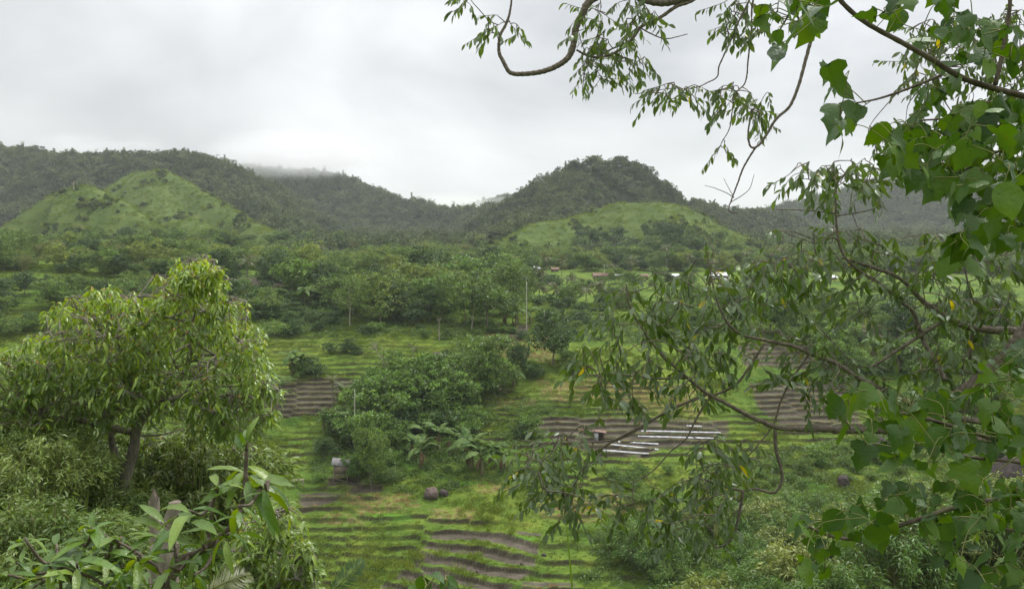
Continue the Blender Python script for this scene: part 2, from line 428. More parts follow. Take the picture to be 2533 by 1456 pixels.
def hit(zx, zy, y0=60.0, y1=1500.0):
    """where the sight line through a Z pixel meets the ground"""
    ys = np.concatenate([np.arange(y0, 230, 3.0), np.arange(230, y1, 9.0)])
    for _ in range(2):
        g = terrain((zx - CX) / FZ * ys, ys); r = (HZ - zy) / FZ * ys
        below = np.nonzero(r <= g)[0]
        i = max(below[0], 1) if len(below) else max(int(np.argmin(r - g)), 1)
        ys = np.linspace(ys[i - 1], ys[i], 12)
    y = ys[6]; x = (zx - CX) / FZ * y
    return np.array([x, y, float(ground(np.array([x]), np.array([y]))[0])])

def gz(x, y):
    return float(ground(np.array([float(x)]), np.array([float(y)]))[0])

rows = np.concatenate([np.arange(-40, 84, 1.1), np.arange(84, 92, 0.4), np.arange(92, 165, 0.15), np.arange(165, 200, 0.25), np.arange(200, 330, 0.9), np.geomspace(330, 2500, 260)])
cols = np.concatenate([np.linspace(-1.5, -0.78, 30, endpoint=False), np.linspace(-0.78, 0.78, 400), np.linspace(0.78, 1.5, 31)[1:]])
GU, GY = np.meshgrid(cols, rows)
GX = GU * (np.abs(GY) * 0.93 + 12.0)
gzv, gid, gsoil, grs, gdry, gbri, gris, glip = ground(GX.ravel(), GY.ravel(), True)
nr, nc = GX.shape
ii = (np.arange(nr - 1)[:, None] * nc + np.arange(nc - 1)[None]).ravel()
quads = np.stack([ii, ii + 1, ii + nc + 1, ii + nc], -1)
hill_grass = np.array([0.0] + [1.0 if f[0].startswith("grass") else 0.0 for f in FEATURES])[gid]
hill_forest = np.array([0.0] + [0.0 if f[0].startswith("grass") else 1.0 for f in FEATURES])[gid]
soil_all = np.clip(gsoil, 0, 1)

tm = bpy.data.materials.new("hillside_ground"); n, l = nt(tm); n.clear()
out = n.new("ShaderNodeOutputMaterial"); pb = n.new("ShaderNodeBsdfPrincipled")
geo = n.new("ShaderNodeNewGeometry")
def N(scale, detail=5, rough=0.6):
    q = n.new("ShaderNodeTexNoise"); q.inputs["Scale"].default_value = scale; q.inputs["Detail"].default_value = detail; q.inputs["Roughness"].default_value = rough
    l.new(geo.outputs["Position"], q.inputs["Vector"]); return q
def A(nm):
    q = n.new("ShaderNodeAttribute"); q.attribute_name = nm; return q.outputs["Fac"]
def MX(fac, a, b):
    q = n.new("ShaderNodeMixRGB")
    for s, v in zip(q.inputs, (fac, a, b)):
        if hasattr(v, "is_output"): l.new(v, s)
        else: s.default_value = v if isinstance(v, float) else (*v, 1)
    return q.outputs[0]
n_big, n_mid, n_fine = N(0.035, 4), N(0.35, 5), N(2.6, 6, 0.7)
r_grass = ramp(n, [(0.28, (0.055, 0.102, 0.015)), (0.5, (0.098, 0.16, 0.023)), (0.72, (0.155, 0.21, 0.035))]); l.new(n_mid.outputs["Fac"], r_grass.inputs[0])
r_fine = ramp(n, [(0.3, (0.55, 0.55, 0.5)), (0.7, (1.25, 1.2, 1.1))]); l.new(n_fine.outputs["Fac"], r_fine.inputs[0])
r_hill = ramp(n, [(0.3, (0.043, 0.078, 0.018)), (0.5, (0.074, 0.117, 0.027)), (0.72, (0.12, 0.154, 0.042))])
n_hill = N(0.09, 8, 0.7); l.new(n_hill.outputs["Fac"], r_hill.inputs[0])
r_soil = ramp(n, [(0.3, (0.045, 0.039, 0.031)), (0.5, (0.086, 0.075, 0.06)), (0.72, (0.145, 0.129, 0.105))]); l.new(n_mid.outputs["Fac"], r_soil.inputs[0])
r_dry = ramp(n, [(0.3, (0.17, 0.125, 0.06)), (0.7, (0.29, 0.225, 0.115))]); l.new(n_mid.outputs["Fac"], r_dry.inputs[0])
r_big = ramp(n, [(0.36, (0.62, 0.78, 0.8)), (0.5, (1.0, 1.0, 1.0)), (0.66, (1.22, 1.06, 1.0))]); l.new(N(0.07, 5, .6).outputs["Fac"], r_big.inputs[0])
gv = n.new("ShaderNodeMixRGB"); gv.blend_type = 'MULTIPLY'; gv.inputs[0].default_value = 1.0; l.new(r_grass.outputs[0], gv.inputs[1]); l.new(r_big.outputs[0], gv.inputs[2])
c = MX(A("hillgrass"), gv.outputs[0], r_hill.outputs[0])
c = MX(A("forest"), c, (0.03, 0.042, 0.02))
dm = n.new("ShaderNodeMath"); dm.operation = 'MULTIPLY'; dr_ = ramp(n, [(0.42, (0, 0, 0)), (0.62, (0.8, 0.8, 0.8))]); l.new(N(0.9, 4).outputs["Fac"], dr_.inputs[0])
l.new(A("dry"), dm.inputs[0]); l.new(dr_.outputs[0], dm.inputs[1])
c = MX(dm.outputs[0], c, r_dry.outputs[0])
c = MX(A("bright"), c, (0.085, 0.19, 0.02))
c = MX(A("soil"), c, r_soil.outputs[0])
c = MX(A("riser"), c, (0.042, 0.036, 0.024))  # riser faces: dark earth, deepened to paint in shade under the lips
mu = n.new("ShaderNodeMixRGB"); mu.blend_type = 'MULTIPLY'; mu.inputs[0].default_value = 0.8
l.new(c, mu.inputs[1]); l.new(r_fine.outputs[0], mu.inputs[2]); l.new(mu.outputs[0], pb.inputs["Base Color"])
pb.inputs["Roughness"].default_value = 0.95; pb.inputs["Specular IOR Level"].default_value = 0.1
bp = n.new("ShaderNodeBump"); bp.inputs["Strength"].default_value = 0.7; bp.inputs["Distance"].default_value = 0.25
l.new(n_fine.outputs["Fac"], bp.inputs["Height"]); l.new(bp.outputs[0], pb.inputs["Normal"])
l.new(pb.outputs[0], out.inputs["Surface"])

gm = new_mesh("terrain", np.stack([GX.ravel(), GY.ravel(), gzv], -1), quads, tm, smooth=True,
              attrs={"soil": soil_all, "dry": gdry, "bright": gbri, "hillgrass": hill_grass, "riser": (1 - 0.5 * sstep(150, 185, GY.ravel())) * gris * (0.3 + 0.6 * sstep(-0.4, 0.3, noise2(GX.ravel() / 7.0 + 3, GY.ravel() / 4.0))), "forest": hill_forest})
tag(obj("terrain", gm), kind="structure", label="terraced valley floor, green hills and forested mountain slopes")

# ---------------------------------------------------------------- foliage building blocks
def unit(v):
    return v / (np.linalg.norm(v, axis=-1, keepdims=True) + 1e-9)

def cards(P, D, Nn, L, Wd, droop=0.0, fold=0.0):
    """pointed leaves: base P, direction D, normal N, length L, width Wd -> V (n*5,3) and triangles (4 per leaf)"""
    D = unit(D); S = unit(np.cross(D, Nn)); Nn = np.cross(S, D)
    L = np.broadcast_to(np.asarray(L, float), (len(P),))[:, None]; Wd = np.broadcast_to(np.asarray(Wd, float), (len(P),))[:, None]
    mid = P + D * L * 0.45 + Nn * L * 0.06
    tip = P + D * L - Nn * L * droop
    V = np.stack([P, mid + S * Wd * 0.5 + Nn * fold * Wd, mid, mid - S * Wd * 0.5 + Nn * fold * Wd, tip], 1).reshape(-1, 3)
    b = np.arange(len(P))[:, None] * 5
    T = np.concatenate([b + [0, 1, 2], b + [0, 2, 3], b + [1, 4, 2], b + [2, 4, 3]], 0)
    return V, T

def diamonds(P, D, Nn, L, Wd):
    """cheap far leaves, 1 quad each"""
    D = unit(D); S = unit(np.cross(D, Nn)); Nn = np.cross(S, D)
    L = np.broadcast_to(np.asarray(L, float), (len(P),))[:, None]; Wd = np.broadcast_to(np.asarray(Wd, float), (len(P),))[:, None]
    V = np.stack([P, P + D * L * 0.5 + S * Wd * 0.5, P + D * L, P + D * L * 0.5 - S * Wd * 0.5], 1).reshape(-1, 3)
    b = np.arange(len(P))[:, None] * 4
    return V, b + [0, 1, 2, 3]

def rdir(r, n, up=0.0):
    v = r.normal(size=(n, 3)); v[:, 2] += up
    return unit(v)

def clump_centres(r, lobes, n):
    """points on and in the lobes' shells, biased outwards and upwards"""
    vol = np.array([a[3] * a[4] * a[5] for a in lobes]) ** 0.67
    pick = r.choice(len(lobes), n, p=vol / vol.sum())
    d = rdir(r, n, 0.25); Lb = np.array(lobes)[pick]
    rad = r.uniform(0.55, 1.0, n) ** 0.5
    return Lb[:, :3] + d * Lb[:, 3:6] * rad[:, None], d

def crown_mesh(name, mat, seed, lobes, nclump, per, cr, L, Wd, up=0.3, tipcol=None, droop=None, quad=False, tint=(0.75, 1.25), hang=0.0):
    up = up + 0.6
    r = np.random.default_rng(seed)
    C, d = clump_centres(r, lobes, nclump)
    k = np.repeat(np.arange(nclump), per); n = len(k)
    off = rdir(r, n, 0.1) * (r.uniform(0, 1, n) ** 0.5)[:, None] * cr * np.array([1, 1, 0.6])
    P = C[k] + off
    D = rdir(r, n) * 0.8 + d[k] * 0.5 + off / cr * 0.6; D[:, 2] -= hang
    Nn = rdir(r, n, up) + d[k] * 0.4
    Ls = L * r.uniform(0.7, 1.25, n); Ws = Wd * r.uniform(0.7, 1.25, n)
    tn = r.uniform(tint[0], tint[1], nclump)[k] * r.uniform(0.85, 1.15, n)
    col = np.stack([tn * r.uniform(0.93, 1.1, n), tn, tn * r.uniform(0.85, 1.1, n)], -1)
    if tipcol is not None:
        top = (r.random(nclump) < tipcol[1])[k] & (off[:, 2] > 0)
        col[top] = col[top] * np.array(tipcol[0])
    V, F = diamonds(P, D, Nn, Ls, Ws) if quad else cards(P, D, Nn, Ls, Ws, 0.15 if droop is None else droop)
    return new_mesh(name, V, F, mat, np.repeat(col, 4 if quad else 5, axis=0)), C

def limbs_mesh(name, mat, seed, base_r, fork, tops, lean=(0, 0), sides=6, nl=9, tr=0.25):
    """tapered trunk to the fork, then limbs that reach into the crown"""
    r = np.random.default_rng(seed); m = MB()
    f = np.array([lean[0], lean[1], fork])
    top = np.mean(tops, axis=0); top[2] = np.max(tops[:, 2]) * 0.8
    P = spline([(0, 0, -0.6), (lean[0] * .2 + r.normal() * .05, lean[1] * .2, fork * .4), f, (f + top) / 2, top], 14)
    m.tube(P, np.linspace(1, 0.18, 14) * base_r, sides)
    for q in r.choice(len(tops), min(nl, len(tops)), replace=False):
        t = r.uniform(0.45, 0.8); s = P[int(t * 13)]; e = tops[q]
        mid = s * 0.5 + e * 0.5 + r.normal(size=3) * 0.12 * np.linalg.norm(e - s) + np.array([0, 0, -0.05]) * np.linalg.norm(e - s)
        m.tube(spline([s, mid, e], 7), np.linspace(0.42, 0.1, 7) * base_r * (1.2 - t), 5)
    return m.mesh(name, mat, smooth=True)

lib = bpy.data.collections.new("foliage_library")          # never linked: sources of the uncountable stuff

def scatter(name, P, rot, scl, protos, label, parent=None, kind="stuff"):
    col = bpy.data.collections.new(name + "_sources")
    for i, me in enumerate(protos):
        col.objects.link(bpy.data.objects.new("%s_source_%02d" % (name, i), me))
    me = bpy.data.meshes.new(name); n_ = len(P)
    me.vertices.add(n_); me.vertices.foreach_set("co", np.asarray(P, np.float32).ravel())
    a = me.attributes.new("rot", 'FLOAT_VECTOR', 'POINT'); a.data.foreach_set("vector", np.asarray(rot, np.float32).ravel())
    a = me.attributes.new("scl", 'FLOAT', 'POINT'); a.data.foreach_set("value", np.asarray(scl, np.float32))
    a = me.attributes.new("pick", 'INT', 'POINT'); a.data.foreach_set("value", rng.integers(0, len(protos), n_).astype(np.int32))
    g = bpy.data.node_groups.new(name, 'GeometryNodeTree')
    g.interface.new_socket("Geometry", in_out='INPUT', socket_type='NodeSocketGeometry'); g.interface.new_socket("Geometry", in_out='OUTPUT', socket_type='NodeSocketGeometry')
    gi, go = g.nodes.new("NodeGroupInput"), g.nodes.new("NodeGroupOutput")
    ip = g.nodes.new("GeometryNodeInstanceOnPoints"); ci = g.nodes.new("GeometryNodeCollectionInfo")
    ci.inputs["Collection"].default_value = col; ci.inputs["Separate Children"].default_value = True; ci.inputs["Reset Children"].default_value = True
    def na(nm, t):
        q = g.nodes.new("GeometryNodeInputNamedAttribute"); q.data_type = t; q.inputs["Name"].default_value = nm
        return next(o for o in q.outputs if o.enabled and o.name == "Attribute")
    L_ = g.links
    L_.new(gi.outputs[0], ip.inputs["Points"]); L_.new(ci.outputs[0], ip.inputs["Instance"]); ip.inputs["Pick Instance"].default_value = True
    L_.new(na("pick", 'INT'), ip.inputs["Instance Index"]); L_.new(na("rot", 'FLOAT_VECTOR'), ip.inputs["Rotation"]); L_.new(na("scl", 'FLOAT'), ip.inputs["Scale"])
    L_.new(ip.outputs[0], go.inputs[0])
    o = obj(name, me, parent)
    md = o.modifiers.new("scatter", 'NODES'); md.node_group = g
    return tag(o, label, None, None, kind)

# visible-from-about-here test on a fan of sight lines, so nothing is scattered on far sides
_vu = np.linspace(-1.0, 1.0, 260); _vy = np.geomspace(60, 2400, 420)
_VX, _VY = np.meshgrid(_vu, _vy); _vh = terrain((_VX * _VY).ravel(), _VY.ravel()).reshape(_VX.shape)
_vmax = np.maximum.accumulate(_vh / _VY, axis=0)
def seen(x, y, z, top):
    iu = np.clip(((x / y + 1.0) / 2.0 * 259).round().astype(int), 0, 259); iy = np.clip(np.searchsorted(_vy, y) - 1, 0, 419)
    return (z + top) / y > _vmax[iy, iu] - 0.004

def yaw(n):
    a = np.zeros((n, 3)); a[:, 2] = rng.uniform(0, 2 * np.pi, n); a[:, :2] = rng.normal(0, 0.06, (n, 2)); return a

# ---------------------------------------------------------------- far forest (one mass)
M_forest = leaf_material("forest_leaves", (0.036, 0.066, 0.026), (0.13, 0.168, 0.066), trans=0.2, rough=0.6, spec=0.2, noise_scale=0.02)
M_forest2 = leaf_material("slope_tree_leaves", (0.045, 0.08, 0.028), (0.11, 0.15, 0.045), trans=0.25, rough=0.55, spec=0.25, noise_scale=0.03)
def forest_proto(seed, h, w, n, mat, slim=False):
    r = np.random.default_rng(seed)
    if slim: lobes = [(r.normal() * .3, r.normal() * .3, h * z, w * (.62 - .35 * z) * r.uniform(.8, 1.2), w * (.62 - .35 * z) * r.uniform(.8, 1.2), h * .14) for z in (0.3, 0.42, .55, .68, .8, .92)]
    else: lobes = [(r.normal() * w * .26, r.normal() * w * .26, h * r.uniform(.5, .85), w * r.uniform(.22, .36), w * r.uniform(.22, .36), h * r.uniform(.12, .2)) for _ in range(5)] + [(0, 0, h * .55, w * .35, w * .35, h * .25)]
    me, C = crown_mesh("forest_tree", mat, seed, lobes, n // 7, 7, w * .13, 1.25, 0.95, quad=True, up=0.8, tint=(0.7, 1.3))
    return me
FP = [forest_proto(i, 10, 8.5, 420, M_forest) for i in range(6)] + [forest_proto(20 + i, 12, 5.0, 360, M_forest, True) for i in range(2)] + [forest_proto(30 + i, 7, 9.0, 360, M_forest) for i in range(2)]
nP = 150000
u = rng.uniform(-0.85, 0.85, nP); y = np.sqrt(rng.uniform(400.0 ** 2, 2000.0 ** 2, nP)); x = u * y
keep = rng.random(nP) < np.where(y < 1000, 1.0, 0.8)
x, y = x[keep], y[keep]
z, fid = terrain(x, y, True)
isg = np.array([0] + [1 if f[0].startswith("grass") else 0 for f in FEATURES])[fid] > 0
clear = noise2(x / 40.0 + 70, y / 40.0)
patch = noise2(x / 26.0 + 170, y / 26.0)
ok = (~isg & ((fid > 0) | (y > 430)) & (clear < 0.75)) & seen(x, y, z, 10.0)
x, y, z = x[ok], y[ok], z[ok]
print("forest trees", len(x))
sc_ = (0.45 + 0.9 * rng.random(len(x)) ** 1.5) * (1 + 0.25 * noise2(x / 35.0, y / 35.0 + 12)) * (0.8 + 0.35 * sstep(600, 1100, y))
scatter("forest", np.stack([x, y, z - 0.5], -1), yaw(len(x)), sc_, FP, "dense grey-green forest covering the mountain slopes")

# scrub on the grassy hills: low bushes in the folds
SP = [forest_proto(40 + i, 3.2, 4.2, 160, M_forest2) for i in range(3)]
for me_ in SP: pass
nP = 60000
u = rng.uniform(-0.8, 0.8, nP); y = np.sqrt(rng.uniform(330.0 ** 2, 680.0 ** 2, nP)); x = u * y
z, fid = terrain(x, y, True)
isg = np.array([0] + [1 if f[0].startswith("grass") else 0 for f in FEATURES])[fid] > 0
d_ = fbm(x / 32.0 + 21, y / 50.0 + 2, 3) + 0.25 * noise2(x / 6.0, y / 6.0)
ok = isg & (d_ > 0.10 + 0.22 * rng.random(nP)) & seen(x, y, z, 2.0) & (rng.random(nP) < 0.6)
x, y, z = x[ok], y[ok], z[ok]
print("scrub", len(x))
scatter("hillside_scrub", np.stack([x, y, z - 0.3], -1), yaw(len(x)), 0.22 + 0.7 * rng.random(len(x)) ** 2, SP, "low dark scrub dotted over the grassy hills")


# ---------------------------------------------------------------- tree kinds of the middle distance
M_bark = rough_material("grey_bark", (0.10, 0.08, 0.062), (0.24, 0.205, 0.165), scale=6, stretch=(3, 3, 0.6))
M_pale = rough_material("pale_bark", (0.26, 0.22, 0.17), (0.46, 0.41, 0.34), scale=5, stretch=(3, 3, 0.8))
M_white = rough_material("white_palm_trunk", (0.40, 0.38, 0.33), (0.62, 0.6, 0.54), scale=3, stretch=(1, 1, 3))
M_olive = leaf_material("olive_leaves", (0.068, 0.132, 0.026), (0.142, 0.22, 0.044), trans=0.24)
M_yellow = leaf_material("yellow_green_leaves", (0.108, 0.178, 0.034), (0.195, 0.258, 0.055), trans=0.24)
M_dark = leaf_material("dark_leaves", (0.034, 0.072, 0.02), (0.075, 0.135, 0.034), trans=0.25)
M_fresh = leaf_material("fresh_leaves", (0.066, 0.138, 0.024), (0.14, 0.235, 0.042), trans=0.24)
M_bamboo = leaf_material("bamboo_leaves", (0.115, 0.145, 0.038), (0.18, 0.205, 0.06), trans=0.32)
M_palm = leaf_material("palm_leaves", (0.07, 0.092, 0.03), (0.135, 0.145, 0.055), trans=0.25, rough=0.4)
M_banana = leaf_material("banana_leaves", (0.06, 0.12, 0.028), (0.12, 0.18, 0.048), trans=0.3, rough=0.6, spec=0.18)
M_dead = leaf_material("withered_leaves", (0.13, 0.085, 0.045), (0.22, 0.16, 0.09), trans=0.15, rough=0.8, spec=0.1)
M_straw = leaf_material("straw", (0.24, 0.165, 0.08), (0.36, 0.26, 0.13), trans=0.15, rough=0.9, spec=0.05)

def lobes_round(r, h, w, n=8, low=0.34):
    out_ = [(0, 0, h * (low + 0.22), w * .3, w * .3, h * .2)]
    for i in range(n):
        a = 2 * np.pi * (i + r.random()) / n; q = w * r.uniform(.2, .36)
        out_.append((q * np.cos(a), q * np.sin(a), h * r.uniform(low, .86), w * r.uniform(.2, .3), w * r.uniform(.2, .3), h * r.uniform(.11, .19)))
    out_.append((r.normal() * w * .06, r.normal() * w * .06, h * .86, w * .2, w * .2, h * .12))
    return out_

M_olive_stem = rough_material("green_stem", (0.10, 0.12, 0.04), (0.2, 0.2, 0.08), scale=4)
KINDS = {}
def add_kind(name, seeds, h, w, mat, bark, nclump, per, cr, L, Wd, low=0.3, n=8, fork=0.33, trunk=0.16, column=False, **kw):
    out_ = []
    for s in seeds:
        r = np.random.default_rng(s)
        if column:
            lb = [(r.normal() * w * .1, r.normal() * w * .1, h * q, w * .34 * r.uniform(.75, 1.15) * (1.15 - .4 * q), w * .34 * r.uniform(.75, 1.15) * (1.15 - .4 * q), h * .11) for q in np.linspace(low, .9, 8)]
        else: lb = lobes_round(r, h, w, n, low)
        me, C = crown_mesh(name + "_crown", mat, s, lb, nclump, per, cr, L, Wd, **kw)
        tr = limbs_mesh(name + "_trunk", bark, s + 1, trunk, h * fork, C[:30], (r.normal() * .25, r.normal() * .25), nl=8)
        out_.append((tr, me))
    KINDS[name] = (h, out_)

add_kind("olive", (101, 102, 103, 104), 11, 11.5, M_olive, M_bark, 330, 15, 0.6, 0.5, 0.28, tint=(0.5, 1.45))
add_kind("yellow", (111, 112, 113), 11, 11.5, M_yellow, M_pale, 330, 15, 0.6, 0.5, 0.28, tint=(0.5, 1.45), tipcol=((1.35, 1.1, 0.8), 0.25))
add_kind("dark", (121, 122, 123), 9, 8.5, M_dark, M_bark, 290, 14, 0.55, 0.48, 0.28, low=0.22, fork=0.25, tint=(0.6, 1.4))
add_kind("fresh", (131, 132, 133), 8, 8.5, M_fresh, M_bark, 290, 14, 0.52, 0.46, 0.26, low=0.24, tint=(0.5, 1.5))
add_kind("column", (141, 142), 12, 5, M_olive, M_bark, 240, 13, 0.55, 0.4, 0.2, low=0.2, column=True, fork=0.3, tint=(0.7, 1.3))
add_kind("thin", (151, 152), 10, 7, M_olive, M_pale, 190, 12, 0.6, 0.36, 0.2, low=0.45, fork=0.45, trunk=0.16)
add_kind("shrub", (161, 162, 163), 2.6, 3.6, M_fresh, M_bark, 130, 12, 0.35, 0.27, 0.16, low=0.2, fork=0.25, trunk=0.06, tint=(0.6, 1.35))
add_kind("dark_shrub", (171, 172, 173), 2.6, 3.6, M_dark, M_bark, 140, 12, 0.35, 0.27, 0.17, low=0.2, fork=0.25, trunk=0.06, tint=(0.6, 1.45))
add_kind("olive_shrub", (181, 182, 183), 2.8, 3.8, M_olive, M_bark, 140, 12, 0.38, 0.27, 0.14, low=0.2, fork=0.25, trunk=0.06, tint=(0.6, 1.35))
# feathery bamboo clump: many arching culms
def bamboo_kind(seed, h=8.0):
    r = np.random.default_rng(seed); m = MB(); P = []; D = []
    for i in range(26):
        a = r.uniform(0, 2 * np.pi); out_ = r.uniform(.6, 3.0); hh = h * r.uniform(.7, 1.0)
        b = np.array([np.cos(a), np.sin(a), 0]) ; s = b * r.uniform(0, .7)
        c = spline([s + [0, 0, -.4], s + b * out_ * .2 + [0, 0, hh * .5], s + b * out_ * .6 + [0, 0, hh * .92], s + b * out_ * 1.15 + [0, 0, hh * .84]], 16)
        m.tube(c, np.linspace(.05, .012, 16), 4, cap=False)
        for k_ in range(5, 16):
            q = 10; P.append(c[k_] + r.normal(size=(q, 3)) * .28); D.append(np.tile(b * .7 + [0, 0, -.55], (q, 1)) + r.normal(size=(q, 3)) * .5)
    P = np.vstack(P); D = np.vstack(D); n_ = len(P)
    V, T = cards(P, D, rdir(r, n_, 1.0), r.uniform(.3, .55, n_), r.uniform(.07, .12, n_), .2)
    tn = r.uniform(.7, 1.3, n_); col = np.repeat(np.stack([tn, tn, tn], -1), 5, axis=0)
    return (m.mesh("bamboo_culms", M_olive_stem, True), new_mesh("bamboo_crown", V, T, M_bamboo, col))
KINDS["bamboo"] = (8.0, [bamboo_kind(191), bamboo_kind(192)])

_tens = ["twenty", "thirty", "forty", "fifty"]
ORD = ["first", "second", "third", "fourth", "fifth", "sixth", "seventh", "eighth", "ninth", "tenth", "eleventh", "twelfth", "thirteenth", "fourteenth", "fifteenth", "sixteenth", "seventeenth", "eighteenth", "nineteenth", "twentieth"]
ORD = ORD + ["twenty-" + q for q in ORD[:9]] + ["thirtieth"] + ["thirty-" + q for q in ORD[:9]] + ["fortieth"]
NAMES = {"olive": "broadleaf_tree", "yellow": "broadleaf_tree", "dark": "broadleaf_tree", "fresh": "broadleaf_tree", "column": "columnar_tree", "thin": "slender_tree",
         "shrub": "shrub", "dark_shrub": "shrub", "olive_shrub": "shrub", "bamboo": "bamboo_clump", "willow": "willow_shrub", "bank": "willow_shrub"}
CAT = {"broadleaf_tree": "tree", "columnar_tree": "tree", "slender_tree": "tree", "shrub": "shrub", "bamboo_clump": "bamboo", "willow_shrub": "shrub"}
_tn = [0]
def tree_at(kind, p, hm_, label, group=None, wide=1.0, rz=None, var=None):
    h, vs_ = KINDS[kind]; _tn[0] += 1
    k = _tn[0] if var is None else var
    tr, cr_ = vs_[k % len(vs_)]; s = hm_ / h
    o = empty(NAMES[kind], p, rng.uniform(0, 6.28) if rz is None else rz, s); o.scale = (s * wide, s * wide, s)
    obj("trunk" if kind != "bamboo" else "culms", tr, o); obj("crown", cr_, o)
    return tag(o, label, CAT[NAMES[kind]], group)
def tree(kind, zx, zy, hZ, label, group=None, wide=1.0, rz=None, var=None):
    p = hit(zx, zy)
    return tree_at(kind, p, hZ / FZ * p[1], label, group, wide, rz, var)

# the grove on the terrace edge (kind, Z foot, height in Z, label)
GROVE = [
    ("thin", 865, 806, 125, "slender pale-trunked tree at the edge of the grove above the dark bushes", 1.0),
    ("yellow", 940, 800, 128, "big rounded yellowish-olive tree beside the slender pale-trunked tree", 1.0),
    ("dark", 975, 798, 92, "dark shadowed tree tucked behind the big rounded olive tree", .9),
    ("dark", 1030, 806, 66, "low dark round tree on the terrace edge between two tall groves", 1.1),
    ("column", 1094, 802, 128, "narrow vine-hung dark-green tree standing in the gap of the grove", .8),
    ("olive", 1205, 810, 152, "largest spreading olive tree of the grove, on a pale double trunk", 1.05),
    ("olive", 1152, 800, 118, "olive tree leaning against the largest spreading tree of the grove", .95),
    ("olive", 1258, 775, 130, "tall olive tree just before the white house and white palm trunk", .9),
    ("fresh", 1000, 770, 80, "fresh green tree behind the grove's low dark round tree", 1.0),
    ("olive", 905, 760, 95, "olive tree filling the second row behind the rounded yellowish tree", 1.0),
    ("thin", 830, 745, 115, "gaunt tree with a bare pale forked trunk above the shrub slope", .8),
    ("olive", 795, 730, 85, "olive tree beside the gaunt forked trunk", 1.0),
    ("yellow", 765, 700, 92, "wide flat-topped yellowish tree with white limbs above the brown plot", 1.15),
    ("olive", 700, 690, 62, "small olive tree between the coconut palms and the flat-topped tree", 1.1),
    ("olive", 655, 686, 66, "olive tree just behind the pair of coconut palms", 1.0),
    ("dark", 550, 694, 82, "tall dark narrow tree behind the top of the mango crown", .7),
    ("dark", 578, 700, 58, "dark rounded tree at the foot of the left coconut palm", .8),
    ("olive", 850, 690, 72, "olive tree in the back row over the gaunt forked trunk", 1.0),
    ("yellow", 930, 694, 84, "domed yellow-green tree rising in the back row of the grove", 1.0),
    ("olive", 985, 696, 60, "olive tree beside the domed yellow-green tree of the back row", 1.2),
    ("column", 1103, 700, 88, "upright flame-shaped olive tree standing above the grove", 1.15),
    ("dark", 1150, 690, 64, "dark tree between the flame-shaped tree and the yellow-crowned tree", 1.0),
    ("yellow", 1205, 694, 78, "yellow-crowned tree in flush behind the largest olive tree", 1.05),
    ("yellow", 1265, 700, 72, "yellow-green tree close behind the upper house", 1.0),
    ("dark", 1068, 760, 60, "dark little tree beside the red-roofed shed in the grove", .9),
    ("fresh", 1120, 760, 70, "fresh green tree behind the narrow vine-hung tree", .9),
    ("olive", 740, 726, 60, "thin olive tree over the banana clump on the shrub slope", .8),
]
for k_, a, b, h_, lab, wd_ in GROVE: tree(k_, a, b, h_, lab, "grove trees on the terrace edge", wd_)

# single trees lower on the slope
LOWER = [
    ("dark", 1368, 903, 142, "dense dark evergreen in two tiers on a bare reddish trunk", .92),
    ("olive", 1195, 972, 150, "large feathery olive tree in the centre beside the black boulder", .98),
    ("dark", 1282, 930, 84, "dark pointed tree against the large feathery olive tree", .75),
    ("olive", 1238, 968, 96, "lower olive crown leaning out from the large feathery tree", .9),
    ("olive", 918, 1204, 150, "leaning thin-trunked tree standing beside the stilt hut's slope", .62),
    ("fresh", 886, 1188, 84, "small tree bending over the stilt hut's roof", .8),
    ("dark", 800, 1130, 56, "dark little tree uphill of the stilt hut", 1.05),
    ("olive", 968, 1110, 78, "olive tree above the banana row, next to the tall white palm trunk", .9),
    ("fresh", 1905, 826, 118, "tall tree on a slim trunk above the right-hand brown plot", .9),
    ("olive", 1962, 836, 105, "olive tree beside the slim-trunked tree above the brown plot", .9),
    ("olive", 1640, 800, 90, "olive tree half hidden behind the small-leaved branch below the village", 1.0),
    ("dark", 1800, 790, 80, "dark tree seen through the small-leaved branch below the village", 1.0),
    ("olive", 2050, 800, 85, "olive tree behind the bright bush on the right slope", 1.0),
    ("dark", 2240, 850, 120, "dark tree on the right slope behind the grey branch", 1.0),
    ("olive", 2330, 880, 130, "olive tree on the far right slope behind the thick grey trunk", 1.0),
    ("dark", 2440, 860, 130, "dark tree at the right edge behind the broad leaves", 1.0),
    ("fresh", 2140, 780, 60, "bright yellow-green bushy tree on the right slope above the ploughed plot", 1.4),
    ("olive", 1720, 760, 60, "olive tree right under the village's long grey roof", 1.2),
    ("olive", 2180, 740, 60, "olive tree below the village's last grey roof", 1.2),
    ("dark", 1515, 745, 40, "dark small round tree on the green strip below the village", 1.1),
    ("dark", 1652, 706, 34, "dark round bush tree in front of the village roofs", 1.0),
]
for k_, a, b, h_, lab, wd_ in LOWER: tree(k_, a, b, h_, lab, "trees on the lower slope", wd_)

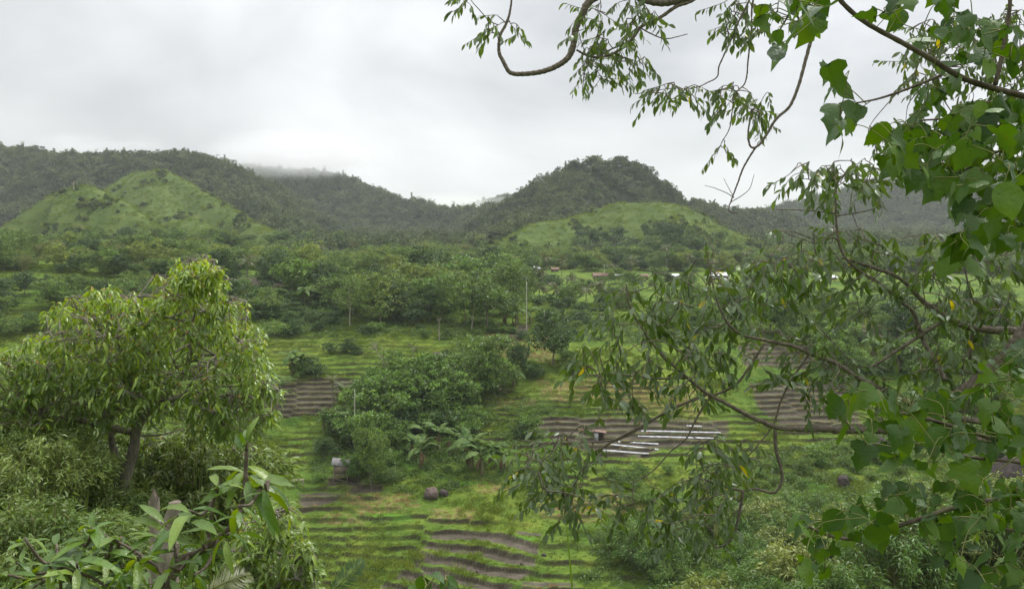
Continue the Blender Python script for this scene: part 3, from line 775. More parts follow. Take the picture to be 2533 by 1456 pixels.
# shrubs of the central thicket, the banks and the slope under the grove
THICKET = [("dark_shrub", 1010, 1010, 60), ("dark_shrub", 1060, 1030, 72), ("shrub", 1110, 1035, 70), ("dark_shrub", 1000, 1070, 64), ("dark_shrub", 1090, 1070, 60), ("shrub", 1140, 1060, 52),
           ("dark_shrub", 950, 1050, 44), ("shrub", 1050, 980, 48), ("olive_shrub", 985, 985, 40), ("shrub", 920, 1060, 46), ("dark_shrub", 900, 1100, 48), ("shrub", 885, 1010, 40), ("olive_shrub", 1160, 1010, 38),
           ("shrub", 960, 1150, 50), ("olive_shrub", 960, 1195, 40), ("shrub", 905, 1170, 40),
           ("shrub", 790, 1190, 26), ("shrub", 1310, 1060, 44), ("dark_shrub", 1290, 1078, 30), ("olive_shrub", 1330, 1084, 34), ("dark_shrub", 860, 868, 30), ("dark_shrub", 880, 872, 26), ("dark_shrub", 815, 870, 24),
           ("dark_shrub", 770, 925, 44), ("shrub", 745, 930, 36), ("dark_shrub", 1320, 935, 36), ("dark_shrub", 1420, 920, 34), ("shrub", 1400, 890, 30)]
cnt = {}
for k_, a, b, h_ in sorted(THICKET, key=lambda t: t[1]):
    z_ = "in the thicket round the tall palm" if b > 940 and a < 1200 and b < 1120 else ("under the banana row" if a < 1200 and b >= 1120 else ("on the open terraces" if b > 1000 else "near the black boulder's terraces"))
    key = (k_, z_); i_ = cnt.get(key, 0); cnt[key] = i_ + 1
    w_ = {"shrub": "fresh green shrub", "dark_shrub": "dark green shrub", "olive_shrub": "olive shrub"}[k_]
    tree(k_, a, b, h_, "%s %s, %s from the hut side" % (w_, z_, ORD[i_]), "shrubs among the terraces", 1.05)

def fill(polys, count, kinds, hrange, label, group, y1=900, wide=(0.9, 1.2), mind=14):
    """plants spread over a zone; each is told apart by its rank in its kind, counted from the left"""
    got = []; tries = 0
    xs = [p[0] for q in polys for p in q]; ys_ = [p[1] for q in polys for p in q]
    while len(got) < count and tries < count * 30:
        tries += 1
        a = rng.uniform(min(xs), max(xs)); b = rng.uniform(min(ys_), max(ys_))
        if not any(inpoly(np.array([a]), np.array([b]), q)[0] for q in polys): continue
        if any(abs(a - c_) < mind and abs(b - d_) < mind * .5 for c_, d_, e_ in got): continue
        got.append((a, b, kinds[rng.integers(len(kinds))]))
    rank = {}
    for a, b, k_ in sorted(got):
        i_ = rank.get(k_, 0); rank[k_] = i_ + 1
        tree(k_, a, b, rng.uniform(*hrange) * (0.5 if "shrub" in k_ else 1), "%s, %s from the left" % (label[k_], ORD[min(i_, 39)]), group, rng.uniform(*wide))
    return got
fill([[(880, 975), (1010, 950), (1180, 970), (1190, 1070), (1130, 1075), (1000, 1080), (950, 1120), (900, 1110), (800, 1100), (860, 1030)]], 54, ["shrub", "shrub", "fresh", "dark_shrub", "shrub", "olive_shrub"], (80, 122),
     {"shrub": "fresh green bush filling the central thicket", "fresh": "leafy green tree filling the central thicket", "dark_shrub": "dark bush filling the central thicket", "olive_shrub": "olive bush filling the central thicket"}, "bushes filling the central thicket", mind=17)
fill([[(1500, 1180), (1850, 1150), (2100, 1100), (2300, 1180), (1900, 1290), (1560, 1300)]], 46, ["shrub", "olive_shrub", "shrub"], (36, 84),
     {"shrub": "fresh green bush on the overgrown terraces below the plastic strips", "olive_shrub": "olive bush on the overgrown terraces below the plastic strips"}, "bushes on the overgrown terraces", mind=26)
fill([[(-60, 600), (120, 596), (560, 606), (620, 640), (560, 690), (300, 700), (-60, 680)]], 40, ["dark", "dark", "olive", "bamboo", "fresh", "olive"], (34, 58),
     {"dark": "dark tree in the belt under the left grassy hills", "olive": "olive tree in the belt under the left grassy hills", "fresh": "fresh green tree in the belt under the left grassy hills",
      "bamboo": "feathery bamboo clump in the belt under the left grassy hills"}, "tree belt under the left hills")
fill([[(560, 622), (760, 606), (1200, 632), (1300, 650), (1300, 676), (1000, 682), (700, 672), (560, 672)]], 30, ["olive", "olive", "dark", "yellow", "fresh"], (30, 48),
     {k_: "%s tree in the belt behind the grove" % w_ for k_, w_ in (("dark", "dark"), ("olive", "olive"), ("yellow", "yellow-green"), ("fresh", "fresh green"))}, "tree belt behind the grove")
fill([[(1430, 600), (1560, 590), (1720, 600), (1760, 640), (1700, 660), (1450, 660), (1420, 630)]], 26, ["dark", "dark", "dark", "olive"], (34, 54),
     {"dark": "dark tree in the clump under the right grassy hill", "olive": "olive tree in the clump under the right grassy hill"}, "dark tree clump under the right hill")
fill([[(1280, 650), (1420, 650), (1800, 640), (2600, 610), (2600, 676), (1800, 680), (1300, 668)]], 36, ["olive", "dark", "fresh", "olive"], (30, 50),
     {k_: "%s tree behind the village roofs" % w_ for k_, w_ in (("dark", "dark"), ("olive", "olive"), ("fresh", "fresh green"))}, "trees behind the village")
fill([[(-60, 710), (300, 710), (560, 726), (700, 740), (640, 800), (300, 860), (-60, 860)]], 58, ["dark", "fresh", "shrub", "dark_shrub", "olive", "fresh"], (48, 78),
     {k_: "%s on the slope behind the mango crown" % w_ for k_, w_ in (("dark", "dark tree"), ("olive", "olive tree"), ("fresh", "fresh green tree"), ("shrub", "green shrub"), ("dark_shrub", "dark shrub"))}, "plants on the slope behind the mango tree")
fill([[(600, 722), (760, 730), (860, 770), (880, 815), (760, 830), (640, 830)]], 30, ["dark_shrub", "dark_shrub", "shrub"], (52, 84),
     {"dark_shrub": "dark shrub on the bushy slope below the brown plot", "shrub": "bright shrub on the bushy slope below the brown plot"}, "shrubs on the bushy slope", wide=(1.0, 1.35))
fill([[(880, 812), (1180, 822), (1290, 815), (1380, 790), (1500, 800), (1500, 830), (1250, 838), (900, 832)]], 22, ["shrub", "dark_shrub", "olive_shrub"], (30, 52),
     {k_: "%s shrub along the foot of the grove" % w_ for k_, w_ in (("dark_shrub", "dark"), ("shrub", "fresh green"), ("olive_shrub", "olive"))}, "shrubs at the foot of the grove", wide=(1.0, 1.4))
fill([[(620, 700), (760, 690), (1300, 690), (1310, 770), (1180, 800), (900, 790), (780, 770)]], 46, ["olive", "olive", "yellow", "dark", "fresh"], (70, 105),
     {k_: "%s tree in the thick of the grove" % w_ for k_, w_ in (("dark", "dark"), ("olive", "olive"), ("yellow", "yellow-green"), ("fresh", "fresh green"))}, "trees in the thick of the grove", mind=22)
fill([[(1330, 730), (1560, 740), (2532, 720), (2532, 900), (2200, 930), (2040, 900), (1900, 840), (1480, 830)]], 60, ["shrub", "dark_shrub", "olive_shrub", "olive", "fresh"], (50, 80),
     {k_: "%s on the slope under the village" % w_ for k_, w_ in (("dark_shrub", "dark shrub"), ("shrub", "green shrub"), ("olive_shrub", "olive shrub"), ("olive", "olive tree"), ("fresh", "fresh green tree"))}, "plants on the slope under the village")
fill([[(1320, 705), (1560, 705), (1560, 800), (1330, 800)]], 24, ["shrub", "dark_shrub", "olive_shrub"], (36, 60),
     {"shrub": "fresh green bush among the palms of the slope", "dark_shrub": "dark bush among the palms of the slope", "olive_shrub": "olive bush among the palms of the slope"}, "bushes on the palm slope", mind=16)
fill([[(1310, 696), (2300, 694), (2300, 716), (1310, 722)]], 34, ["shrub", "dark_shrub", "olive_shrub", "olive"], (26, 50),
     {"shrub": "fresh green bush on the strip before the village", "dark_shrub": "dark bush on the strip before the village", "olive_shrub": "olive bush on the strip before the village", "olive": "small olive tree on the strip before the village"}, "bushes before the village", mind=16)
fill([[(2000, 880), (2532, 900), (2532, 1150), (2150, 1100)]], 30, ["shrub", "olive_shrub", "dark_shrub", "fresh"], (60, 100),
     {k_: "%s on the right slope behind the broad leaves" % w_ for k_, w_ in (("dark_shrub", "dark shrub"), ("shrub", "green shrub"), ("olive_shrub", "olive shrub"), ("fresh", "fresh green tree"))}, "plants on the right slope")

# the belt of woodland where hills and valley meet (one mass)
BELT = [m_[1] for k_ in ("olive", "dark", "fresh", "yellow", "olive", "bamboo") for m_ in KINDS[k_][1][:2]]
nP = 12000
u = rng.uniform(-0.75, 0.75, nP); y = np.sqrt(rng.uniform(225.0 ** 2, 520.0 ** 2, nP)); x = u * y
z, fid = terrain(x, y, True); zx_, zy_ = proj(x, y, z)
isg = np.array([0] + [1 if f[0].startswith("grass") else 0 for f in FEATURES])[fid] > 0
openp = pmask(zx_, zy_, [[(1290, 672), (2150, 672), (2600, 690), (2600, 708), (1330, 722), (1290, 700)], [(1190, 570), (1300, 555), (1440, 555), (1430, 600), (1400, 640), (1180, 632)], [(545, 680), (730, 680), (730, 725), (545, 725)]], 3) > .3
ok = (~openp) & ((y > 285) | (u < -0.33)) & np.where(isg, (zy_ > 600) & (rng.random(nP) < .15), True) & (noise2(x / 30.0 + 5, y / 22.0 + 61) < .42) & seen(x, y, z, 5.0) & (rng.random(nP) < .75)
scatter("woodland", np.stack([x, y, z - .4], -1)[ok], yaw(ok.sum()), (.3 + .62 * rng.random(ok.sum()) ** 1.4), BELT, "mixed woodland where the hills meet the valley")

# ---------------------------------------------------------------- grass, crops and undergrowth (uncountable)
M_grass = leaf_material("grass_blades", (0.078, 0.145, 0.021), (0.16, 0.225, 0.038), trans=0.35, rough=0.55, spec=0.2, noise_scale=0.12)
M_herb = leaf_material("low_herb_leaves", (0.065, 0.125, 0.026), (0.135, 0.205, 0.046), trans=0.32, rough=0.5, noise_scale=0.1)
def tuft(seed, nb, h, spread, wd, mat):
    r = np.random.default_rng(seed); a = r.uniform(0, 6.28, nb); q = spread * np.sqrt(r.random(nb))
    P = np.stack([q * np.cos(a), q * np.sin(a), np.full(nb, -.05)], -1)
    D = np.stack([np.cos(a) * .45, np.sin(a) * .45, np.ones(nb)], -1) + r.normal(size=(nb, 3)) * .28
    V, T = cards(P, D, rdir(r, nb, .2), h * r.uniform(.55, 1.1, nb), wd, .3)
    t = r.uniform(.75, 1.25, nb); return new_mesh("grass_tuft", V, T, mat, np.repeat(np.stack([t * r.uniform(.95, 1.2, nb), t, t], -1), 5, axis=0))
def herb(seed, nb, h, spread, mat, L=0.2, wd=.13):
    r = np.random.default_rng(seed); a = r.uniform(0, 6.28, nb); q = spread * np.sqrt(r.random(nb))
    P = np.stack([q * np.cos(a), q * np.sin(a), h * r.random(nb) * (1.1 - (q / spread) ** 2)], -1)
    V, T = cards(P, rdir(r, nb, .1), rdir(r, nb, 1.5), L * r.uniform(.7, 1.3, nb), wd, .2)
    t = r.uniform(.65, 1.35, nb); return new_mesh("herb", V, T, mat, np.repeat(np.stack([t, t, t], -1), 5, axis=0))
TUFTS = [tuft(i, 26, .8, .5, .085, M_grass) for i in range(4)]
HERBS = [herb(i, 60, .55, .6, M_herb) for i in range(4)]
STRAWS = [tuft(50 + i, 30, .4, .4, .05, M_straw) for i in range(3)]

def field(nP, y0, y1, umax=0.72):
    u = rng.uniform(-umax, umax, nP); y = np.sqrt(rng.uniform(y0 ** 2, y1 ** 2, nP)); return u * y, y
x, y = field(120000, 90, 235)
z, fid, so, rs, dr, br, ri, lp = ground(x, y, True)
den = sstep(-0.35, 0.35, fbm(x / 7.0 + 90, y / 7.0, 3))
ok = (so < 0.25) & (ri < 0.35) & (br < 0.3) & (rng.random(len(x)) < (0.25 + 0.75 * den)) & (rng.random(len(x)) > dr * 0.8) & seen(x, y, z, .6)
lush = sstep(0.0, 0.5, fbm(x / 16.0 + 33, y / 16.0, 2) + 0.1)
sg = (0.2 + 0.15 * rng.random(len(x)) + 0.95 * lush * (rng.random(len(x)) < .45) + 0.3 * np.clip(lp, 0, 1)) * rng.uniform(.8, 1.15, len(x))
print("tufts", ok.sum())
scatter("grass", np.stack([x, y, z], -1)[ok], yaw(ok.sum()), sg[ok], TUFTS, "short grass and rice stubble on the terraces")
x, y = field(52000, 88, 340)
z, fid, so, rs, dr, br, ri, lp = ground(x, y, True)
zx_, zy_ = proj(x, y, z)
wild = fbm(x / 13.0 + 140, y / 11.0, 3)
thick = np.maximum(pmask(zx_, zy_, [[(860, 960), (1010, 940), (1190, 960), (1290, 985), (1200, 1090), (1290, 1170), (1180, 1215), (960, 1215), (880, 1180), (790, 1190), (760, 1120), (850, 1030)],
                                    [(600, 720), (900, 760), (1300, 800), (1500, 790), (2532, 760), (2532, 900), (2100, 930), (1900, 850), (1480, 845), (900, 835), (640, 835)],
                                    [(1180, 985), (1400, 1000), (1320, 1110), (1180, 1100)], [(1880, 1110), (2532, 1050), (2532, 1456), (1400, 1456), (1500, 1290), (1850, 1180)]], 10), 0.35 * (y > 235))
ok = (so < 0.25) & (rng.random(len(x)) < np.where(thick > .4, .95, .8 * sstep(0.18, 0.5, wild))) & (rng.random(len(x)) > dr * 0.9) & (br < .2) & seen(x, y, z, .6)
sh = np.where(thick > .4, rng.uniform(.7, 2.0, len(x)), rng.uniform(.4, 1.1, len(x))) * np.where(y > 235, 1.5, 1)
print("herbs", ok.sum())
scatter("undergrowth", np.stack([x, y, z], -1)[ok], yaw(ok.sum()), sh[ok], HERBS, "low leafy undergrowth between the terraces and under the trees")
x, y = field(26000, 5, 90, .9)
z = ground(x, y); ok = (rng.random(len(x)) < .75) & (fbm(x / 5.0 + 3, y / 5.0, 2) > -.35)
scatter("bank_undergrowth", np.stack([x, y, z], -1)[ok], yaw(ok.sum()), rng.uniform(.5, 1.5, ok.sum()), HERBS + TUFTS[:2], "low plants covering the steep near hillside")
x, y = field(60000, 90, 200)
z, fid, so, rs, dr, br, ri, lp = ground(x, y, True)
ok = (dr > .3) & (so < .3) & (rng.random(len(x)) < .6 * dr)
scatter("straw_stubble", np.stack([x, y, z], -1)[ok], yaw(ok.sum()), rng.uniform(.4, 1.0, ok.sum()), STRAWS, "dry orange straw left on the cut plots")

# ---------------------------------------------------------------- palms and bananas
def frond_mesh(seed, L=1.0, n=24, ll=0.28, sag=0.55, mat=None, wd=0.035, hang=0.75):
    r = np.random.default_rng(seed); t = np.linspace(0, 1, 12)
    C = np.stack([L * (t - .12 * t ** 3), np.zeros(12), L * (.22 * t - sag * t ** 2.2)], -1)
    m = MB(); m.tube(C, np.linspace(.016, .004, 12) * L, 4, col=(1.3, 1.2, .9), cap=False)
    tt = np.linspace(.16, .99, n); Pc = np.stack([np.interp(tt, t, C[:, q]) for q in range(3)], -1); Tn = unit(np.gradient(Pc, axis=0))
    for sd in (-1, 1):
        D = Tn * .55 + np.array([0, sd, 0]) * .8 + np.array([0, 0, -hang]) * r.uniform(.5, 1.2, n)[:, None] + r.normal(size=(n, 3)) * .06
        V, T = cards(Pc, D, np.cross(np.array([0, sd, 0.]), Tn) * sd + 0.01, ll * L * np.sin(np.pi * (tt * .82 + .12)) * r.uniform(.85, 1.1, n), wd * L, .12)
        tn = r.uniform(.8, 1.2, n); m.add(V, None, T, np.repeat(np.stack([tn, tn, tn], -1), 5, axis=0))
    return m.mesh("frond", mat or M_palm)
FR = [frond_mesh(i) for i in range(3)]
FR_A = [frond_mesh(10 + i, n=14, ll=.34, sag=.75, wd=.07, mat=M_dark) for i in range(2)]
M_palmtrunk = rough_material("palm_trunk", (0.14, 0.12, 0.1), (0.26, 0.23, 0.19), scale=2, stretch=(1, 1, 6))

def palm(zx, zyfoot, zycrown, label, fl=3.2, nf=17, name="coconut_palm", lean=0.0, group="coconut palms by the village", thick=.16, white=False, small=False):
    p = hit(zx, zyfoot); H = (zyfoot - zycrown) / FZ * p[1]; r = np.random.default_rng(int(zx * 7 + zyfoot))
    o = empty(name, p)
    C = spline([(0, 0, -.5), (lean * .3 * H, 0, H * .4), (lean * H, 0, H)], 10)
    m = MB(); m.tube(C, np.interp(np.linspace(0, 1, 10), [0, .1, 1], [thick * 1.5, thick, thick * .7]), 7, knob=.05)
    obj("trunk", m.mesh("palm_trunk", M_white if white else M_palmtrunk, True), o)
    top = C[-1]
    if small:
        m = MB(); m.tube([top + [0, 0, -.1], top + [0, 0, .7]], [thick * .9, thick * .5], 7); obj("crownshaft", m.mesh("crownshaft", M_olive_stem, True), o); top = top + [0, 0, .6]
    for i in range(nf):
        el = r.uniform(-.5, 1.15) if not small else r.uniform(.15, 1.2)
        obj("frond", (FR_A if small else FR)[i % (2 if small else 3)], o, top, (r.normal() * .25, -el, 2.4 * i + r.normal() * .2), fl * r.uniform(.8, 1.1))
    if not small:
        m = MB()
        for i in range(5):
            a = i * 1.3; c_ = top + np.array([.22 * np.cos(a), .22 * np.sin(a), -.25])
            m.tube([c_ + [0, 0, .14], c_ + [0, 0, .05], c_ + [0, 0, -.08], c_ + [0, 0, -.16]], [.05, .13, .13, .04], 6, col=(1, 1, 1))
        obj("coconut_bunch", m.mesh("coconut_bunch", M_olive_stem, True), o)
    return tag(o, label, "palm tree", group)

for a, f, c_, lab in [(610, 712, 645, "coconut palm with a tall bare trunk beside the brown terraces"), (652, 702, 650, "shorter coconut palm next to the tall one by the brown terraces"),
                      (1046, 700, 645, "lone coconut palm standing among the grove's back trees"),
                      (1352, 676, 638, "coconut palm rising behind the upper dark-roofed house"), (1389, 684, 644, "coconut palm behind the gap between the two upper houses"),
                      (1340, 712, 672, "coconut palm right against the white house"), (1416, 724, 688, "coconut palm in front of the gap right of the white house"),
                      (1332, 742, 710, "coconut palm on the slope under the white house"), (1376, 750, 714, "stout coconut palm on the slope, next below the white house's palm"),
                      (1449, 756, 718, "coconut palm midway along the palm slope under the village"), (1481, 750, 710, "last coconut palm of the slope under the village"),
                      (1560, 688, 646, "tall round-headed coconut palm behind the grey-roofed houses"), (1509, 690, 662, "coconut palm just behind the brown-roofed house"),
                      (1761, 688, 652, "coconut palm behind the long grey roof")]:
    palm(a, f, c_, lab, lean=rng.normal() * .05, fl=3.6)
for i_, (a, f) in enumerate([(720, 672), (790, 664), (882, 672), (1152, 676), (1212, 672), (1650, 680), (1702, 676), (1842, 680), (1932, 684), (2012, 680)]):
    palm(a, f, f - 40 - 12 * (i_ % 3), "coconut palm standing in the tree belt, %s from the left" % ORD[i_], lean=rng.normal() * .05, fl=3.8, group="coconut palms in the tree belt")
palm(822, 1008, 948, "young coconut palm in front of the brown terraced plot", fl=2.6, nf=13, thick=.1, group="palms on the terraces")
palm(1021, 900, 856, "thin coconut palm on the grass beside the bare pale tree", fl=2.0, nf=12, thick=.08, group="palms on the terraces")
palm(965, 1000, 985, "stemless young palm in the thicket with yellowing fronds", fl=2.6, nf=9, thick=.1, group="palms on the terraces")
palm(1238, 972, 958, "stemless young palm with pale fronds under the feathery tree", fl=2.4, nf=9, thick=.1, group="palms on the terraces")
palm(1302, 814, 692, "very tall white-trunked areca palm at the end of the grove", fl=1.1, nf=8, name="areca_palm", thick=.1, white=True, small=True, group="areca palms")
palm(877, 1104, 955, "tall white-trunked areca palm over the central thicket", fl=1.0, nf=8, name="areca_palm", thick=.075, white=True, small=True, group="areca palms")
palm(1494, 690, 652, "areca palm with a pale trunk before the brown-roofed house", fl=1.2, nf=8, name="areca_palm", thick=.12, white=True, small=True, group="areca palms")
palm(1409, 745, 724, "little areca palm on the palm slope", fl=1.3, nf=8, name="areca_palm", thick=.1, small=True, group="areca palms")
palm(1506, 716, 700, "little areca palm on the green strip below the village", fl=1.3, nf=8, name="areca_palm", thick=.1, small=True, group="areca palms")
palm(1606, 688, 660, "areca palm between the village's grey roofs", fl=1.2, nf=8, name="areca_palm", thick=.1, white=True, small=True, group="areca palms")

def banana_leaf(seed, mat):
    r = np.random.default_rng(seed); n_ = 9; t = np.linspace(0, 1, n_)
    C = np.stack([t - .15 * t ** 3, np.zeros(n_), .35 * t - .75 * t ** 2.3], -1)
    w = .15 * np.sin(np.pi * np.clip(t * .86 + .1, 0, 1)) ** .7; w[0] = .012
    m = MB(); m.tube(C, np.linspace(.014, .004, n_), 4, col=(1.7, 1.5, 1.5), cap=False)
    for sd in (-1, 1):
        E = C + np.stack([np.zeros(n_), sd * w, w * r.uniform(-.5, .25, n_)], -1)
        for i in range(n_ - 1):                                  # torn into strips
            g = .02 * r.random()
            V = np.array([C[i] + [0, 0, .004], C[i + 1] + [0, 0, .004], E[i + 1] + [-g, 0, -.05 * r.random()], E[i] + [g, 0, -.05 * r.random()]])
            m.add(V, [[0, 1, 2, 3]] if sd < 0 else [[3, 2, 1, 0]], None, np.full(3, r.uniform(.85, 1.2)))
    return m.mesh("leaf", mat)
BL = [banana_leaf(i, M_banana) for i in range(4)]; BD = [banana_leaf(9, M_dead), banana_leaf(10, M_dead)]
def stem_mesh(r):
    m = MB(); m.tube([(0, 0, -.3), (.02, 0, .4), (.0, .03, .8), (0, 0, 1.05)], [.09, .075, .055, .03], 7); return m.mesh("banana_stem", M_stem, True)
M_stem = rough_material("banana_stem_skin", (0.12, 0.13, 0.06), (0.24, 0.21, 0.11), scale=3, stretch=(2, 2, .5))
BS = stem_mesh(None)
def banana(zx, zy, hZ, label, dead=2, nl=9, group="banana plants on the terraces"):
    p = hit(zx, zy); H = hZ * 1.08 / FZ * p[1]; r = np.random.default_rng(int(zx * 3 + zy)); o = empty("banana_plant", p)
    obj("stem", BS, o, None, None, (H * .75, H * .75, H * .62))
    for i in range(nl):
        obj("leaf", BL[r.integers(4)], o, (0, 0, H * r.uniform(.52, .62)), (r.normal() * .3, -r.uniform(.15, 1.15), 2.4 * i + r.normal() * .3), H * r.uniform(.62, .85))
    for i in range(dead):
        obj("withered_leaf", BD[r.integers(2)], o, (0, 0, H * .5), (0, 1.0 + r.normal() * .15, r.uniform(0, 6.28)), H * r.uniform(.4, .5))
    return tag(o, label, "banana plant", group)
for a, b, h_, lab in [(722, 928, 66, "banana plant with withered skirts at the top of the brown plot"), (742, 925, 58, "darker banana plant just beside the one topping the brown plot"),
        (640, 1040, 92, "big banana plant behind the mango's lower right boughs"), (675, 1030, 84, "banana plant leaning over the brown plot's lower corner"), (610, 1030, 80, "banana plant furthest in behind the mango boughs"), (655, 985, 70, "banana plant at the brown plot's left edge"),
        (1052, 1110, 62, "banana plant at the head of the banana row under the thicket"), (1085, 1112, 66, "tallest spreading banana plant of the row beside the pandanus"), (1040, 1158, 72, "low pale banana plant in front of the banana row"), (1018, 1130, 54, "banana plant at the thicket's shady edge"),
        (1165, 1160, 84, "bushy banana plant right of the pandanus"), (1190, 1172, 78, "banana plant with brown skirts below the bushy one"), (1215, 1160, 66, "banana plant by the hanging small-leaved branch"), (1240, 1165, 56, "smallest banana plant, furthest along the row past the pandanus"), (1150, 1120, 50, "banana plant tucked behind the bushy one"),
        (1090, 935, 62, "banana plant just below the black boulder"), (1118, 940, 66, "banana plant beside the black boulder, nearer the feathery tree"), (1070, 945, 50, "little banana plant at the black boulder's foot"), (1010, 930, 44, "banana plant in the grass by the thin coconut palm"), (1270, 955, 50, "banana plant under the dark pointed tree"),
        (850, 1000, 44, "banana plant beside the young coconut palm"), (880, 990, 46, "banana plant behind the tall areca palm's head"), (868, 1075, 58, "banana plant at the foot of the tall areca palm"), (800, 1060, 40, "banana plant at the thicket's green terrace edge"), (830, 1064, 42, "second banana plant on the thicket's green terrace edge"),
        (1275, 806, 52, "banana plant at the foot of the very tall areca palm"), (1250, 802, 44, "banana plant beside the one under the very tall areca palm"), (1310, 800, 42, "banana plant just past the very tall areca palm"),
        (752, 760, 58, "banana plant on the bushy slope with long pale leaves"), (770, 752, 46, "banana plant behind the pale-leaved one on the bushy slope"), (690, 750, 36, "banana plant below the brown plot by the shrubs"),
        (1930, 822, 40, "banana plant at the slim-trunked tree's foot"), (1990, 830, 44, "banana plant on the right slope by the olive tree"), (2160, 900, 70, "banana plant behind the grey branch on the right slope"), (2220, 920, 76, "larger banana plant on the right slope behind the broad leaves")]:
    banana(a, b, h_, lab)

# pandanus: strap leaves over a skirt of dry ones
p = hit(1110, 1128); o = empty("pandanus", p); r = np.random.default_rng(5); H = 60 / FZ * p[1]
m = MB(); m.tube([(0, 0, -.3), (0, 0, H * .7)], [.12, .09], 7); obj("trunk", m.mesh("pandanus_trunk", M_bark, True), o)
for nm, mat, q, e0, e1 in (("leaves", M_fresh, 70, .1, 1.0), ("dry_skirt", M_dead, 46, -1.6, -.9)):
    a = r.uniform(0, 6.28, q); e = r.uniform(e0, e1, q)
    D = np.stack([np.cos(a) * np.cos(e), np.sin(a) * np.cos(e), np.sin(e)], -1)
    V, T = cards(np.tile([0, 0, H * .68], (q, 1)) + D * .05, D, rdir(r, q, 2.0), r.uniform(.8, 1.3, q), .07, .45); t = r.uniform(.8, 1.3, q)
    obj(nm, new_mesh("pandanus_" + nm, V, T, mat, np.repeat(np.stack([t, t, t], -1), 5, axis=0)), o)
tag(o, "pandanus with hanging straw-coloured skirt in the middle of the banana row", "pandanus")

x, y = field(70000, 330, 660, .78)
z, fid = terrain(x, y, True)
isg = np.array([0] + [1 if f[0].startswith("grass") else 0 for f in FEATURES])[fid] > 0
ok = isg & seen(x, y, z, 1.0) & (rng.random(len(x)) < .25 + .6 * sstep(-.2, .4, fbm(x / 12.0 + 7, y / 12.0, 3)))
scatter("hill_grass", np.stack([x, y, z], -1)[ok], yaw(ok.sum()), rng.uniform(1.0, 2.6, ok.sum()), TUFTS, "coarse grass clothing the open hills")

# ---------------------------------------------------------------- village, hut and small things
M_wallw = rough_material("white_plank_wall", (0.5, 0.52, 0.52), (0.72, 0.74, 0.74), scale=3, bump=.1)
M_wallb = rough_material("brown_plank_wall", (0.13, 0.09, 0.06), (0.26, 0.19, 0.13), scale=3, stretch=(6, 6, .5), bump=.2)
M_tin = rough_material("grey_tin_roof", (0.34, 0.35, 0.36), (0.6, 0.61, 0.62), scale=1.5, rough=.5, spec=.4, bump=.1)
M_rust = rough_material("rusty_tin_roof", (0.13, 0.08, 0.062), (0.27, 0.18, 0.145), scale=1.6, rough=.8, bump=.1)
M_drk = rough_material("dark_opening", (0.012, 0.012, 0.012), (0.03, 0.028, 0.025), scale=2, bump=0)
M_wood = rough_material("weathered_wood", (0.16, 0.13, 0.1), (0.36, 0.31, 0.25), scale=5, stretch=(4, 4, .6), bump=.3)
M_weave = rough_material("woven_bamboo_wall", (0.13, 0.105, 0.08), (0.27, 0.225, 0.175), scale=14, stretch=(1, 1, 3), bump=.4)
M_thatch = rough_material("weathered_grey_thatch", (0.1, 0.098, 0.098), (0.24, 0.235, 0.23), scale=9, stretch=(4, .6, 1), bump=.5)
M_plastic = rough_material("white_plastic_sheet", (0.26, 0.265, 0.27), (0.56, 0.57, 0.58), scale=1.6, rough=.35, spec=.5, bump=.5)
M_rock = rough_material("dark_boulder_rock", (0.03, 0.024, 0.022), (0.085, 0.07, 0.064), scale=2.2, bump=.8)
M_rock2 = rough_material("lichened_rock", (0.05, 0.037, 0.032), (0.2, 0.155, 0.135), scale=3.5, bump=.8)
M_red = rough_material("red_plastic", (0.5, 0.05, 0.03), (0.62, 0.08, 0.05), scale=1, rough=.5, bump=0)

